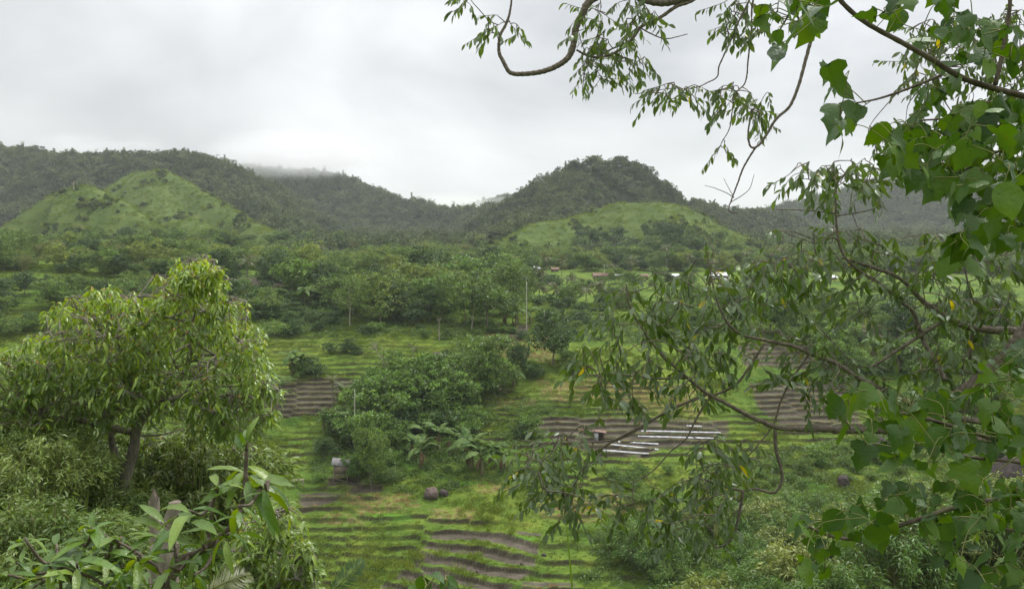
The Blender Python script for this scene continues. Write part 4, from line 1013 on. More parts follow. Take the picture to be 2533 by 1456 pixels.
def roof_mesh(w, d, rise, over, mat, ridges=26):
    """gable of corrugated sheet, ridge along x"""
    m = MB(); xs = np.linspace(-w / 2 - over, w / 2 + over, ridges * 2 + 1); wv = .025 * np.cos(np.arange(len(xs)) * np.pi)
    for sd in (-1, 1):
        e = d / 2 + over; low = -rise * over / (d / 2)
        V = np.vstack([np.stack([xs, np.full_like(xs, sd * .0), np.full_like(xs, rise) + wv], -1), np.stack([xs, np.full_like(xs, sd * e), np.full_like(xs, low) + wv], -1)])
        V = np.vstack([V, V - [0, 0, .03]]); k = len(xs); i = np.arange(k - 1)
        q = np.stack([i, i + 1, i + k + 1, i + k], -1); m.add(V, np.vstack([q, q[:, ::-1] + 2 * k]))
    return m.mesh("roof", mat)
def house(zx, zyb, wZ, hZ, label, wall, roof, rz=0.1, nwin=2, rise=.28):
    p = hit(zx, zyb); k = p[1] / FZ; w = wZ * k; hw = hZ * k * .6; d = w * .7 if wZ < 30 else w * .45
    o = empty("house", p + np.array([0, d * .5, .1]), rz)
    m = MB(); m.box((-w / 2, -d / 2, -1.2), (w / 2, d / 2, hw))
    for sx in (-1, 1):     # gable ends
        m.add([(sx * w / 2, -d / 2, hw), (sx * w / 2, d / 2, hw), (sx * w / 2, 0, hw + d * rise)], None, [[0, 1, 2]])
    obj("wall", m.mesh("wall", wall), o)
    obj("roof", roof_mesh(w, d, d * rise, .45, roof), o, (0, 0, hw + .02))
    for i in range(nwin):
        cx_ = w * ((i + .7) / (nwin + .4) - .5); m = MB(); ww = w * .09
        m.box((cx_ - ww, -d / 2 - .03, hw * .42), (cx_ + ww, -d / 2 - .004, hw * .8)); wi = obj("window", m.mesh("window", M_drk), o)
        m = MB()
        for a, b in (((cx_ - ww - .07, hw * .42 - .07), (cx_ - ww, hw * .8 + .07)), ((cx_ + ww, hw * .42 - .07), (cx_ + ww + .07, hw * .8 + .07)), ((cx_ - ww, hw * .8), (cx_ + ww, hw * .8 + .07)), ((cx_ - ww, hw * .42 - .07), (cx_ + ww, hw * .42))):
            m.box((a[0], -d / 2 - .06, a[1]), (b[0], -d / 2 - .006, b[1]))
        obj("frame", m.mesh("frame", M_wallw), wi)
    m = MB(); m.box((w * .36, -d / 2 - .03, 0), (w * .46, -d / 2 - .004, hw * .82)); obj("door", m.mesh("door", M_wallb if wall is M_wallw else M_drk), o)
    return tag(o, label, "house", "village houses")
house(1327, 698, 26, 20, "white plank house under a pale tin roof at the palm slope's top", M_wallw, M_tin, .05)
house(1322, 674, 22, 18, "upper house with dark gable behind the white plank house", M_wallb, M_tin, .9)
house(1490, 690, 44, 16, "long brown house with a rusty-pink roof among the palms", M_wallb, M_rust, .05, 3)
house(1534, 689, 20, 14, "small house with a pale tin roof next to the long brown house", M_wallb, M_tin, -.15)
house(1592, 690, 18, 13, "little house with a rusty roof in the middle of the village row", M_wallb, M_rust, .1)
house(1666, 690, 24, 12, "dark house with a tin roof behind the round bush of the village", M_wallb, M_tin, .1)
house(1706, 691, 18, 12, "small red-roofed house just before the long grey roof", M_wallb, M_rust, -.1)
house(1776, 690, 54, 15, "longest grey-roofed house in the village row", M_wallw, M_tin, .04, 3)
house(1877, 692, 48, 16, "bright red-roofed house at the village row's far end", M_wallb, M_rust, .05, 3, .34)
house(2058, 692, 22, 12, "isolated pale-roofed hut past the bright red-roofed house", M_wallb, M_tin, 0)
house(1372, 672, 16, 12, "house with a rusty roof hidden among the upper palms", M_wallb, M_rust, .2)

# red-roofed shed in the grove
p = hit(1050, 722); k = p[1] / FZ; o = empty("shed", p); m = MB(); m.box((-24 * k, -8 * k, -1), (24 * k, 8 * k, 9 * k)); obj("wall", m.mesh("wall", M_wallb), o)
m = MB()
for i in range(8): m.box((-24 * k + i * 6.5 * k, -8.4 * k, 9 * k), (-24 * k + i * 6.5 * k + .15, -8.1 * k, 17 * k))
m.box((-24 * k, -8.8 * k, 16 * k), (24 * k, -8.45 * k, 17.2 * k)); obj("railing", m.mesh("railing", M_wood), o)
m = MB(); m.box((2 * k, -8.9 * k, 5 * k), (5 * k, -8.05 * k, 9.5 * k)); obj("red_cloth", m.mesh("red_cloth", M_red), o)
tag(o, "low brown shed with a fence and a red cloth inside the grove", "shed")

# stilt hut
p = hit(843, 1186); k = p[1] / FZ; o = empty("stilt_hut", p, .12); w, d = 17 * k, 13 * k; z0, z1 = 24 * k, 46 * k
for sx in (-1, 1):
    for sy in (-1, 1):
        m = MB(); m.tube([(sx * w, sy * d, -.8), (sx * w * .98, sy * d, z0), (sx * w * .97, sy * d * .98, z1)], [.055, .05, .045], 6); obj("post", m.mesh("post", M_wood, True), o)
m = MB(); m.box((-w * 1.08, -d * 1.1, z0 - .1), (w * 1.08, d * 1.1, z0)); obj("floor", m.mesh("floor", M_wood), o)
m = MB()
for a, b in (((-w, -d, 0), (w, -d + .04, 0)), ((-w, d - .04, 0), (w, d, 0)), ((-w, -d + .04, 0), (-w + .04, d - .04, 0)), ((w - .04, -d + .04, 0), (w, d - .04, 0))):
    m.box((a[0], a[1], z0 + .003), (b[0], b[1], z1 - (.12 if a[1] < 0 and b[1] < 0 else 0)))
obj("wall", m.mesh("wall", M_weave), o)
m = MB(); Mx = Matrix.Rotation(math.radians(20), 4, 'X') @ Matrix.Rotation(math.radians(8), 4, 'Y')
for i in range(9):
    q = (i - 4) * w * .29; m.box((q - w * .15, -d * 1.25, -.02 - .012 * (i % 2)), (q + w * .143, d * 1.25, .03 + .012 * (i % 2)))
rf = obj("roof", m.mesh("roof", M_thatch), o, (0, 0, z1 + .32)); rf.rotation_euler = Mx.to_euler()
m = MB(); m.tube([(-w * .9, -d * 1.05, z0 * .62), (w * 1.05, -d * 1.05, z0 * .22)], .035, 5); obj("brace", m.mesh("brace", M_wood), o)
m = MB(); m.tube([(-w, -d * 1.02, z0 * .7), (w, -d * 1.02, z0 * .7)], .03, 5); m.tube([(w * 1.04, -d, z0 * .7), (w * 1.04, d, z0 * .68)], .03, 5); obj("rail", m.mesh("rail", M_wood), o)
tag(o, "small woven-walled hut on stilts with a grey slanting roof", "hut")
# bamboo table
p = hit(737, 1204); k = p[1] / FZ; o = empty("bamboo_table", p, .1); w, d, h_ = 15 * k, 6 * k, 17 * k
for i in range(7):
    m = MB(); m.box((-w, -d + i * d * .29, h_), (w, -d + i * d * .29 + d * .25, h_ + .05)); obj("slat", m.mesh("slat", M_weave), o)
for sx in (-1, 1):
    for sy in (-1, 1): m = MB(); m.tube([(sx * w * .85, sy * d * .8, -.6), (sx * w * .85, sy * d * .8, h_)], .04, 5); obj("leg", m.mesh("leg", M_wood), o)
m = MB(); m.tube([(-w * .85, -d * .86, h_ * .45), (w * .85, -d * .86, h_ * .5)], .03, 5); obj("stretcher", m.mesh("stretcher", M_wood), o)
tag(o, "low bamboo table on four legs beside the mango's right side", "table")
# field shed by the plastic strips
p = hit(1482, 1082); k = p[1] / FZ; o = empty("field_shed", p, -.1); w, d = 12 * k, 9 * k; h_ = 17 * k
m = MB()
for a, b in (((-w, -d, 0), (-w + .06, d, h_)), ((w - .06, -d, 0), (w, d, h_ * .8)), ((-w, d - .06, 0), (w, d, h_ * .8))): m.box((a[0], a[1], -.5), (b[0], b[1], b[2]))
obj("wall", m.mesh("wall", M_wallb), o)
m = MB(); m.box((-w * .98, -d - .04, -.4), (-w * .2, -d - .005, h_ * .8)); obj("front_panel", m.mesh("front_panel", M_tin), o)
rr = obj("roof", roof_mesh(2 * w, 2 * d, .12, .3, M_rust, 10), o, (0, 0, h_)); rr.rotation_euler = (0, .12, 0)
for q in (.6, 1.3): m = MB(); m.tube([(w * q, -d * 1.3, -.4), (w * (q + .25), -d * 1.2, h_ * 1.5)], .035, 5); obj("bamboo_pole", m.mesh("bamboo_pole", M_straw), o)
tag(o, "tiny rusty field shed standing beside the white plastic strips", "shed")

# white plastic strips over the seed beds
for i, (a0, b0, a1, b1, lab) in enumerate([(1585, 1062, 1781, 1071, "long white plastic strip, uppermost of the two long ones"), (1577, 1074, 1768, 1080, "long white plastic strip just under the uppermost long one"),
        (1529, 1087, 1628, 1092, "white plastic strip third down, right below the field shed"), (1510, 1099, 1628, 1107, "white plastic strip fourth down with a kinked end"),
        (1488, 1113, 1604, 1121, "lowest white plastic strip at the plot's grassy edge"), (1698, 1050, 1735, 1051, "short white plastic strip above all the others")]):
    n_ = 30; L0, L1 = hit(a0, b0), hit(a1, b1); t = np.linspace(0, 1, n_); c_ = L0[None] * (1 - t)[:, None] + L1[None] * t[:, None]
    wv = .17 + .05 * rng.normal(size=n_); m = MB(); g = []
    for s_, lift in ((-1.0, .06), (-.5, .16), (.5, .19), (1.0, .06)):
        xx, yy_ = c_[:, 0], c_[:, 1] + s_ * wv; g.append(np.stack([xx, yy_, c_[:, 2] + .06 + lift + .015 * rng.normal(size=n_)], -1))
    V = np.vstack(g); i0 = np.arange(n_ - 1); q = np.vstack([np.stack([i0 + s_ * n_, i0 + 1 + s_ * n_, i0 + 1 + (s_ + 1) * n_, i0 + (s_ + 1) * n_], -1) for s_ in range(3)])
    m.add(V, q); m.add(V - [0, 0, .05], q[:, ::-1])
    tag(obj("plastic_strip", m.mesh("plastic_strip", M_plastic, True)), lab, "plastic sheet", "white plastic strips on the seed beds")

# boulders
def boulder(zx, zyb, wZ, hZ, label, mat, seed):
    p = hit(zx, zyb); k = p[1] / FZ; r = np.random.default_rng(seed); nu, nv = 26, 16
    U_, V_ = np.meshgrid(np.linspace(0, 2 * np.pi, nu, endpoint=False), np.linspace(0.02, np.pi - .02, nv))
    D = np.stack([np.cos(U_) * np.sin(V_), np.sin(U_) * np.sin(V_), np.cos(V_)], -1).reshape(-1, 3)
    f = 1 + .28 * fbm(D[:, 0] * 1.4 + seed, D[:, 1] * 1.4 + D[:, 2] * 1.7, 3) + .16 * fbm(D[:, 0] * 4 + D[:, 2] * 3, D[:, 1] * 4 + seed, 3)
    for _ in range(6):
        a = unit(r.normal(size=3)); c_ = r.uniform(.62, .85); dd = D @ a * f; f = np.where(dd > c_, f * c_ / np.maximum(dd, .01), f)
    V = D * f[:, None] * np.array([wZ * k * .56, wZ * k * .5, hZ * k * .6]) + [0, 0, hZ * k * .28]
    i = (np.arange(nv - 1)[:, None] * nu); j = np.arange(nu)[None]; q = np.stack([i + j, i + nu + j, i + nu + (j + 1) % nu, i + (j + 1) % nu], -1).reshape(-1, 4)
    return tag(obj("boulder", new_mesh("boulder", V, q, mat, np.ones((len(V), 3)), smooth=False), None, p, (0, 0, r.uniform(-.4, .4))), label, "boulder", "boulders on the terraces")
boulder(1085, 897, 50, 34, "big black boulder above the bananas near the feathery tree", M_rock, 1)
boulder(1068, 1232, 36, 32, "reddish lichen-spotted boulder in the grass below the banana row", M_rock2, 2)
boulder(1098, 1226, 22, 20, "small brown boulder leaning on the lichen-spotted one", M_rock, 3)
boulder(2083, 1200, 28, 34, "dark brown rock poking out of the willowy shrubs", M_rock, 4)
boulder(2165, 1128, 60, 60, "big dark rock behind the broad leaves at the right", M_rock, 5)
boulder(2490, 1190, 90, 80, "large shadowed rock at the right edge behind the leaves", M_rock, 6)
boulder(1180, 1408, 9, 9, "little stone on a bare terrace edge in the lowest plot", M_rock2, 7)
boulder(1290, 1392, 10, 9, "little orange stone on the neighbouring bare terrace edge", M_rock2, 8)
boulder(1345, 1368, 12, 8, "flat clod on the uppermost bare terrace", M_rock, 9)
# bare and dead trees
def bare_tree(zx, zy, hZ, label, seed, mat, nb=16, leaves=False, thick=.12):
    p = hit(zx, zy); H = hZ / FZ * p[1]; r = np.random.default_rng(seed); o = empty("bare_tree", p)
    C = spline([(0, 0, -.4), (.05 * H * r.normal(), 0, H * .4), (.06 * H * r.normal(), .03 * H, H * .95)], 12); m = MB(); m.tube(C, np.linspace(thick, thick * .15, 12), 6)
    obj("trunk", m.mesh("trunk", mat, True), o); m = MB()
    for i in range(nb):
        s = C[r.integers(5, 12)]; d_ = unit(np.array([r.normal(), r.normal(), r.uniform(.4, 1.4)])) * H * r.uniform(.15, .34)
        e = s + d_; mid = (s + e) / 2 + r.normal(size=3) * .05 * H; m.tube(spline([s, mid, e], 6), np.linspace(thick * .3, thick * .06, 6), 4)
        for _ in range(3): m.tube([mid, mid + unit(r.normal(size=3) + [0, 0, .8]) * H * .1], [thick * .12, thick * .04], 3)
    obj("branches", m.mesh("branches", mat, True), o)
    return tag(o, label, "bare tree", "bare pale trees")
bare_tree(945, 960, 108, "bare pale tree beside the terraced brown plot", 3, M_pale, 26)
bare_tree(1087, 836, 52, "dead grey trunk standing at the foot of the grove", 4, M_pale, 4, thick=.16)
bare_tree(183, 470, 24, "lone dead white tree on the crest of the left grassy hill", 5, M_pale, 5, thick=.35)
bare_tree(1165, 816, 60, "thin bare trunk under the grove's leaning olive tree", 6, M_pale, 4, thick=.12)

# ---------------------------------------------------------------- near leaves and branches
def blades(P, D, Nn, L, Wd, droop=0.3, segs=4, fold=0.15, wave=0.0, prof=None, seed=0, twist=0.0):
    """curved leaves with a folded midrib; droop bends them to the ground"""
    r = np.random.default_rng(seed); n_ = len(P); D = unit(D); S = unit(np.cross(D, Nn)); Nn = np.cross(S, D)
    L = np.broadcast_to(np.asarray(L, float), (n_,)); Wd = np.broadcast_to(np.asarray(Wd, float), (n_,)); droop = np.broadcast_to(np.asarray(droop, float), (n_,))
    t = np.linspace(0, 1, segs + 1); w = np.interp(t, np.linspace(0, 1, len(prof)), prof) if prof is not None else np.sin(np.pi * np.clip(t * .93 + .04, 0, 1)) ** .8
    out_ = np.zeros((n_, segs + 1, 3, 3))
    for i, q in enumerate(t):
        c_ = P + D * (L * q * (1 - .25 * droop * q))[:, None] + np.array([0, 0, -1.0]) * (L * droop * q * q)[:, None]
        wv = wave * L * r.normal(size=n_)
        S2 = S + Nn * (twist * q)
        out_[:, i, 0] = c_ + S2 * (Wd * .5 * w[i])[:, None] + Nn * (fold * Wd * w[i] + wv)[:, None]
        out_[:, i, 1] = c_
        out_[:, i, 2] = c_ - S2 * (Wd * .5 * w[i])[:, None] + Nn * (fold * Wd * w[i] - wv)[:, None]
    V = out_.reshape(-1, 3); b = np.arange(n_)[:, None] * (segs + 1) * 3; q = []
    for i in range(segs):
        o_ = i * 3; q.append(b + [o_, o_ + 1, o_ + 4, o_ + 3]); q.append(b + [o_ + 1, o_ + 2, o_ + 5, o_ + 4])
    return V, np.vstack(q), (segs + 1) * 3

def leaf_frame(P, D, Nn, s):
    D = unit(np.asarray(D, float)); S = unit(np.cross(D, Nn)); Nn = np.cross(S, D)
    M_ = np.eye(4); M_[:3, 0] = D * s; M_[:3, 1] = S * s; M_[:3, 2] = Nn * s; M_[:3, 3] = P
    return Matrix(M_.tolist())

def foliage_parts(root, P, D, Nn, L, Wd, droop, mat, col, unit_meshes, seed, single=300, name="leaf", **kw):
    """the nearest leaves as single parts, the rest as one mass"""
    near_ = np.argsort(P[:, 1] - 4.0 * L)[:single]
    r = np.random.default_rng(seed)
    for i in near_:
        o = obj(name, unit_meshes[r.integers(len(unit_meshes))], root); o.matrix_basis = leaf_frame(P[i], D[i], Nn[i], L[i])
    rest = np.setdiff1d(np.arange(len(P)), near_)
    if len(rest):
        V, q, k_ = blades(P[rest], D[rest], Nn[rest], L[rest], Wd[rest], droop[rest], seed=seed, **kw)
        o = obj("foliage", new_mesh("foliage", V, q, mat, np.repeat(col[rest], k_, axis=0), smooth=True), root); o["kind"] = "stuff"

def unit_leaf(mat, wd, droop, tint, seed, segs=5, fold=.15, wave=0.0, prof=None):
    V, q, k_ = blades(np.zeros((1, 3)), np.array([[1., 0, 0]]), np.array([[0, 0, 1.]]), 1.0, wd, 0.0, segs=segs, fold=fold, wave=wave, seed=seed, prof=prof)
    V[:, 2] -= droop * V[:, 0] ** 2
    return new_mesh("leaf", V, q, mat, np.tile(tint, (len(V), 1)), smooth=True)

M_mango = leaf_material("mango_leaves", (0.12, 0.205, 0.042), (0.22, 0.30, 0.066), trans=0.38, rough=0.3, spec=0.5, noise_scale=1.2)
M_mangobark = rough_material("mango_bark", (0.12, 0.105, 0.085), (0.3, 0.265, 0.215), scale=7, stretch=(2, 2, .7), bump=.5)
M_small = leaf_material("small_glossy_leaves", (0.065, 0.125, 0.024), (0.14, 0.21, 0.044), trans=0.33, rough=0.34, spec=0.45, noise_scale=2.0, back=(0.11, 0.16, 0.07))
M_twig = rough_material("brown_twig_bark", (0.065, 0.05, 0.04), (0.17, 0.14, 0.11), scale=14, bump=.6)
M_greybr = rough_material("grey_branch_bark", (0.085, 0.07, 0.055), (0.23, 0.195, 0.155), scale=16, bump=.7)
M_vine = leaf_material("broad_vine_leaves", (0.032, 0.083, 0.013), (0.078, 0.152, 0.022), trans=0.33, rough=0.42, spec=0.35, noise_scale=3.0)
M_sap = leaf_material("sapling_leaves", (0.05, 0.112, 0.016), (0.13, 0.205, 0.034), trans=0.33, rough=0.33, spec=0.45, noise_scale=2.0)
M_fine = leaf_material("thin_willow_leaves", (0.095, 0.155, 0.036), (0.175, 0.235, 0.058), trans=0.3, rough=0.4, noise_scale=0.8)

def add_veins(m, k=5.5, ang=0.85, light=1.5):
    """pale midrib and side veins from the leaf's own axes, with a little relief"""
    n, l = nt(m); pr = next(q for q in n if q.type == 'BSDF_PRINCIPLED'); src = pr.inputs["Base Color"].links[0].from_socket
    tc = n.new("ShaderNodeTexCoord"); sp = n.new("ShaderNodeSeparateXYZ"); l.new(tc.outputs["Object"], sp.inputs[0])
    def M2(op, a, b=None):
        q = n.new("ShaderNodeMath"); q.operation = op
        for s_, v in zip(q.inputs, (a, b)):
            if v is None: continue
            if hasattr(v, "is_output"): l.new(v, s_)
            else: s_.default_value = v
        return q.outputs[0]
    ay = M2('ABSOLUTE', sp.outputs["Y"]); t_ = M2('MULTIPLY', M2('SUBTRACT', sp.outputs["X"], M2('MULTIPLY', ay, ang)), k)
    fr = M2('ABSOLUTE', M2('SUBTRACT', M2('FRACT', t_), 0.5)); side = M2('GREATER_THAN', fr, 0.47); mid = M2('LESS_THAN', ay, 0.012)
    v = M2('MAXIMUM', side, mid)
    oi = n.new("ShaderNodeObjectInfo"); off = n.new("ShaderNodeVectorMath"); off.operation = 'ADD'; l.new(tc.outputs["Object"], off.inputs[0])
    sc3 = n.new("ShaderNodeVectorMath"); sc3.operation = 'SCALE'; sc3.inputs[0].default_value = (37, 19, 5); l.new(oi.outputs["Random"], sc3.inputs["Scale"]); l.new(sc3.outputs[0], off.inputs[1])
    sn = n.new("ShaderNodeTexNoise"); sn.inputs["Scale"].default_value = 5.0; sn.inputs["Detail"].default_value = 4; l.new(off.outputs[0], sn.inputs["Vector"])
    spot = ramp(n, [(0.66, (0, 0, 0)), (0.72, (1, 1, 1))]); l.new(sn.outputs["Fac"], spot.inputs[0])
    sm = n.new("ShaderNodeMixRGB"); sm.inputs[2].default_value = (0.13, 0.085, 0.03, 1); l.new(spot.outputs[0], sm.inputs[0]); l.new(src, sm.inputs[1]); src = sm.outputs[0]
    br_ = n.new("ShaderNodeMixRGB"); br_.blend_type = 'MULTIPLY'; br_.inputs[2].default_value = (light, light, light * 1.1, 1); l.new(v, br_.inputs[0]); l.new(src, br_.inputs[1])
    l.new(br_.outputs[0], pr.inputs["Base Color"])
    nz = n.new("ShaderNodeTexNoise"); nz.inputs["Scale"].default_value = 9; l.new(tc.outputs["Object"], nz.inputs["Vector"])
    bp_ = n.new("ShaderNodeBump"); bp_.inputs["Strength"].default_value = .25; bp_.inputs["Distance"].default_value = .02
    l.new(M2('ADD', M2('MULTIPLY', v, -.12), nz.outputs["Fac"]), bp_.inputs["Height"]); l.new(bp_.outputs[0], pr.inputs["Normal"])
add_veins(M_vine, 5.5, .85, 1.18); add_veins(M_sap, 9.0, 0.6, 1.22)

def BW(pts, y):
    """branch polyline in Z pixels -> world; a third value overrides depth y"""
    return np.array([W(p[0], p[1], p[2] if len(p) > 2 else y) for p in pts])

def sample_polys(r, polys, n_):
    """n_ random Z points, spread over polygons by area"""
    out_ = []; ar = []
    for p in polys:
        q = np.array(p); ar.append(abs(np.sum(q[:, 0] * np.roll(q[:, 1], -1) - q[:, 1] * np.roll(q[:, 0], -1))) / 2)
    for p, a in zip(polys, ar):
        q = np.array(p); want = max(1, int(n_ * a / sum(ar))); got = 0
        while got < want:
            c_ = r.uniform(q.min(0), q.max(0), (want * 3, 2)); c_ = c_[inpoly(c_[:, 0], c_[:, 1], p)][:want - got]; out_.append(c_); got += len(c_)
    return np.vstack(out_)

# ---- mango tree on the near bank
def rosettes(r, C, flush, lmin=.15, lmax=.245, per=11):
    n_ = len(C); k = np.repeat(np.arange(n_), per); N_ = len(k)
    a = r.uniform(0, 6.28, N_); e = r.uniform(-.8, .7, N_)
    D = np.stack([np.cos(a) * np.cos(e), np.sin(a) * np.cos(e), np.sin(e)], -1)
    P = C[k] + D * .03 + np.stack([np.zeros(N_), np.zeros(N_), -r.uniform(0, .22, N_)], -1)
    Nn = np.tile([0, 0, 1.0], (N_, 1)) + r.normal(size=(N_, 3)) * .3
    L = r.uniform(lmin, lmax, N_); t = r.uniform(.7, 1.25, N_)
    col = np.stack([t, t, t], -1)
    young = (flush[k] > r.random(N_)) & (e > -.5)
    col[young] *= np.array([1.5, 1.42, .95])
    red = young & (e > .2) & (r.random(N_) < .4); col[red] = np.array([3.0, 1.15, 1.7]) * r.uniform(.7, 1.1, (red.sum(), 1)); L[red] *= .6
    return P, D, Nn, L, L * .32, r.uniform(.35, .8, N_), col

def mango(root, r, polys, n_, y0, dep, bark_lines, rad, flush_top, singles):
    c_ = sample_polys(r, polys, n_)
    yy = y0 + dep * (r.random(len(c_)) ** 1.1 - .45)
    C = np.array([W(a, b, q) for (a, b), q in zip(c_, yy)])
    # gather into layered boughs
    bough = C[r.choice(len(C), max(8, n_ // 9), replace=False)]
    j = np.argmin(((C[:, None] - bough[None]) ** 2 * [1, .5, 2.2]).sum(-1), axis=1); C = C + (bough[j] - C) * np.array([.1, .12, .16])
    fl = np.clip(flush_top - c_[:, 1], 0, 260) / 260 * .9 + .12
    P, D, Nn, L, Wd, dr, col = rosettes(r, C, fl)
    um = [unit_leaf(M_mango, .32, .5 + .2 * i, tt, i) for i, tt in enumerate([(1, 1, 1), (.8, .8, .8), (1.2, 1.15, 1), (1.5, 1.42, .9), (1.35, 1.3, .9)])]
    foliage_parts(root, P, D, Nn, L, Wd, dr, M_mango, col, um, 3, singles, segs=4)
    m = MB(); B = []
    for ln, (r0, r1) in zip(bark_lines, rad):
        q = spline(ln, 26); q = q + np.cumsum(r.normal(size=q.shape) * .008, axis=0); m.tube(q, np.linspace(r0, r1, 26), 9, knob=.05); B.append(q)
    obj("trunk", m.mesh("trunk", M_mangobark, True), root)
    B = np.vstack(B); m = MB()
    for b in bough:
        s = B[np.argmin(((B - b) ** 2).sum(1))]; mid = (s + b) / 2 + r.normal(size=3) * .12 + [0, 0, -.1]
        m.tube(spline([s, mid, b], 7), np.linspace(.035, .012, 7), 5)
        for t_ in C[np.argsort(((C - b) ** 2).sum(1))[:10]]: m.tube([b, (b + t_) / 2 + r.normal(size=3) * .03, t_], [.012, .01, .006], 4, cap=False)
    obj("branches", m.mesh("branches", M_mangobark, True), root)

r = np.random.default_rng(21)
YM = 22.0
root = empty("mango_tree")
MANGO = [[(-40, 870), (30, 850), (80, 830), (125, 800), (95, 765), (130, 742), (200, 722), (240, 690), (300, 700), (330, 722), (390, 716), (420, 680), (430, 650), (500, 632), (540, 660), (556, 720), (600, 722), (640, 790), (660, 835), (650, 885),
          (690, 930), (700, 980), (670, 1030), (600, 1050), (560, 1062), (480, 1060), (400, 1000), (330, 1015), (250, 1015), (150, 1035), (60, 1005), (-40, 1010)],
         [(430, 640), (500, 632), (545, 662), (556, 720), (430, 720)], [(-40, 960), (120, 980), (160, 1040), (60, 1080), (-40, 1080)], [(560, 800), (660, 850), (700, 960), (600, 980)], [(150, 990), (330, 980), (420, 1000), (400, 1040), (200, 1050)], [(500, 980), (640, 980), (690, 1040), (600, 1080), (500, 1070)], [(0, 880), (250, 880), (420, 800), (420, 980), (200, 1000), (0, 980)], [(150, 740), (420, 720), (420, 820), (140, 850)], [(-60, 870), (60, 830), (130, 800), (150, 960), (-60, 1010)], [(-60, 1000), (150, 1000), (140, 1060), (-60, 1090)], [(380, 680), (440, 640), (520, 625), (570, 690), (560, 760), (400, 740)]]
LN = [BW([(301, 1262), (312, 1168), (329, 1111), (332, 1069), (350, 1030), (378, 1000), (430, 950), (462, 905), (470, 841), (470, 800)], YM),
      BW([(296, 1240, 22.3), (286, 1133, 22.5), (272, 1076, 22.6), (250, 1000, 22.8), (240, 900, 23)], YM),
      BW([(325, 1068), (274, 1058, 21.8), (223, 1042, 21.6), (166, 1032, 21.5), (137, 1022, 21.5), (96, 1008, 21.4), (57, 1014, 21.4), (-20, 1032, 21.4)], YM),
      BW([(463, 900), (497, 886), (538, 882), (590, 850)], YM), BW([(372, 1004), (330, 960), (300, 880), (280, 800)], YM), BW([(372, 1004), (450, 985), (540, 960), (600, 960)], YM), BW([(360, 1020), (385, 1012), (370, 1045), (385, 1065)], YM - .4), BW([(470, 820), (490, 760), (492, 690)], YM),
      BW([(300, 1262), (294, 1330), (288, 1420)], YM)]
mango(root, r, MANGO, 1900, YM, 5.0, LN, [(.17, .045), (.13, .03), (.1, .025), (.05, .02), (.08, .02), (.07, .02), (.035, .015), (.04, .015), (.19, .22)], 1000, 300)
tag(root, "big mango-like tree with drooping leaves and reddish young tips at the left", "tree")
# smaller drooping bush below it
root = empty("mango_bush")
POLY = [[(590, 1290), (640, 1215), (700, 1210), (750, 1270), (760, 1330), (790, 1390), (805, 1460), (560, 1470), (560, 1380)], [(560, 1350), (780, 1380), (800, 1470), (540, 1470)]]
mango(root, r, POLY, 330, 17.0, 2.5, [BW([(612, 2000), (615, 1750), (622, 1560), (640, 1440), (660, 1340), (690, 1260)], 17.2), BW([(630, 1500), (720, 1420), (760, 1360)], 17.2)], [(.08, .02), (.05, .015)], 1290, 60)
tag(root, "dark drooping-leaved bush under the mango tree, beside the lower terraces", "bush")
# low boughs of fine foliage behind the mango trunk
root = empty("drooping_tree")
POLY = [[(330, 1060), (600, 1060), (640, 1120), (620, 1230), (430, 1230), (330, 1180)]]
mango(root, r, POLY, 260, 25.5, 3.0, [BW([(530, 1900), (525, 1600), (520, 1420), (500, 1300), (480, 1180), (470, 1090)], 25.6), BW([(495, 1260), (560, 1180), (600, 1120)], 25.6)], [(.08, .02), (.05, .015)], 1100, 20)
tag(root, "drooping-leaved tree low behind the mango trunk", "tree")

# ---- willowy shrubs: fine narrow leaves on the near banks
def willow_kind(seed, h, w, nst, mat, L, Wd, per=9):
    r = np.random.default_rng(seed); m = MB(); P = []; D = []
    for i in range(nst):
        a = r.uniform(0, 6.28); o_ = w * .5 * np.sqrt(r.random()); hh = h * r.uniform(.65, 1) * (1.1 - .45 * (o_ / (w * .5)) ** 2); b = np.array([np.cos(a), np.sin(a), 0]); s = b * o_ * .35
        c_ = spline([s + [0, 0, -.3], s + b * o_ * .4 + [0, 0, hh * .6], s + b * o_ * .75 + [0, 0, hh], s + b * (o_ * .75 + .3 * h * .25) + [0, 0, hh * .9]], 12)
        m.tube(c_, np.linspace(.012, .003, 12) * h, 4, cap=False)
        for k in range(3, 12): P.append(c_[k] + r.normal(size=(per, 3)) * .045 * h); D.append(np.tile(b * .5 + [0, 0, -.4], (per, 1)) + r.normal(size=(per, 3)) * .6)
    P = np.vstack(P); D = np.vstack(D); n_ = len(P)
    V, T = cards(P, D, rdir(r, n_, 1.0), L * r.uniform(.7, 1.3, n_), Wd, .25); t = r.uniform(.65, 1.35, n_)
    return (m.mesh("stems", M_olive_stem, True), new_mesh("crown", V, T, mat, np.repeat(np.stack([t, t, t], -1), 5, axis=0)))
M_wil = leaf_material("willowy_shrub_leaves", (0.07, 0.148, 0.028), (0.135, 0.225, 0.048), trans=0.32, rough=0.4, noise_scale=0.25)
M_yolive = leaf_material("yellow_tipped_leaves", (0.12, 0.175, 0.04), (0.23, 0.27, 0.07), trans=0.3, rough=0.4, noise_scale=0.3)
KINDS["willow"] = (3.0, [willow_kind(301 + i, 3.0, 3.6, 64, M_wil, .26, .055, 8) for i in range(3)])
KINDS["yolive"] = (3.0, [willow_kind(311 + i, 3.0, 3.6, 60, M_yolive, .22, .09, 8) for i in range(2)])
KINDS["bank"] = (2.0, [willow_kind(321 + i, 2.0, 2.4, 70, M_fine, .16, .036, 9) for i in range(3)])
NAMES["yolive"] = "flowering_shrub"; CAT["flowering_shrub"] = "shrub"
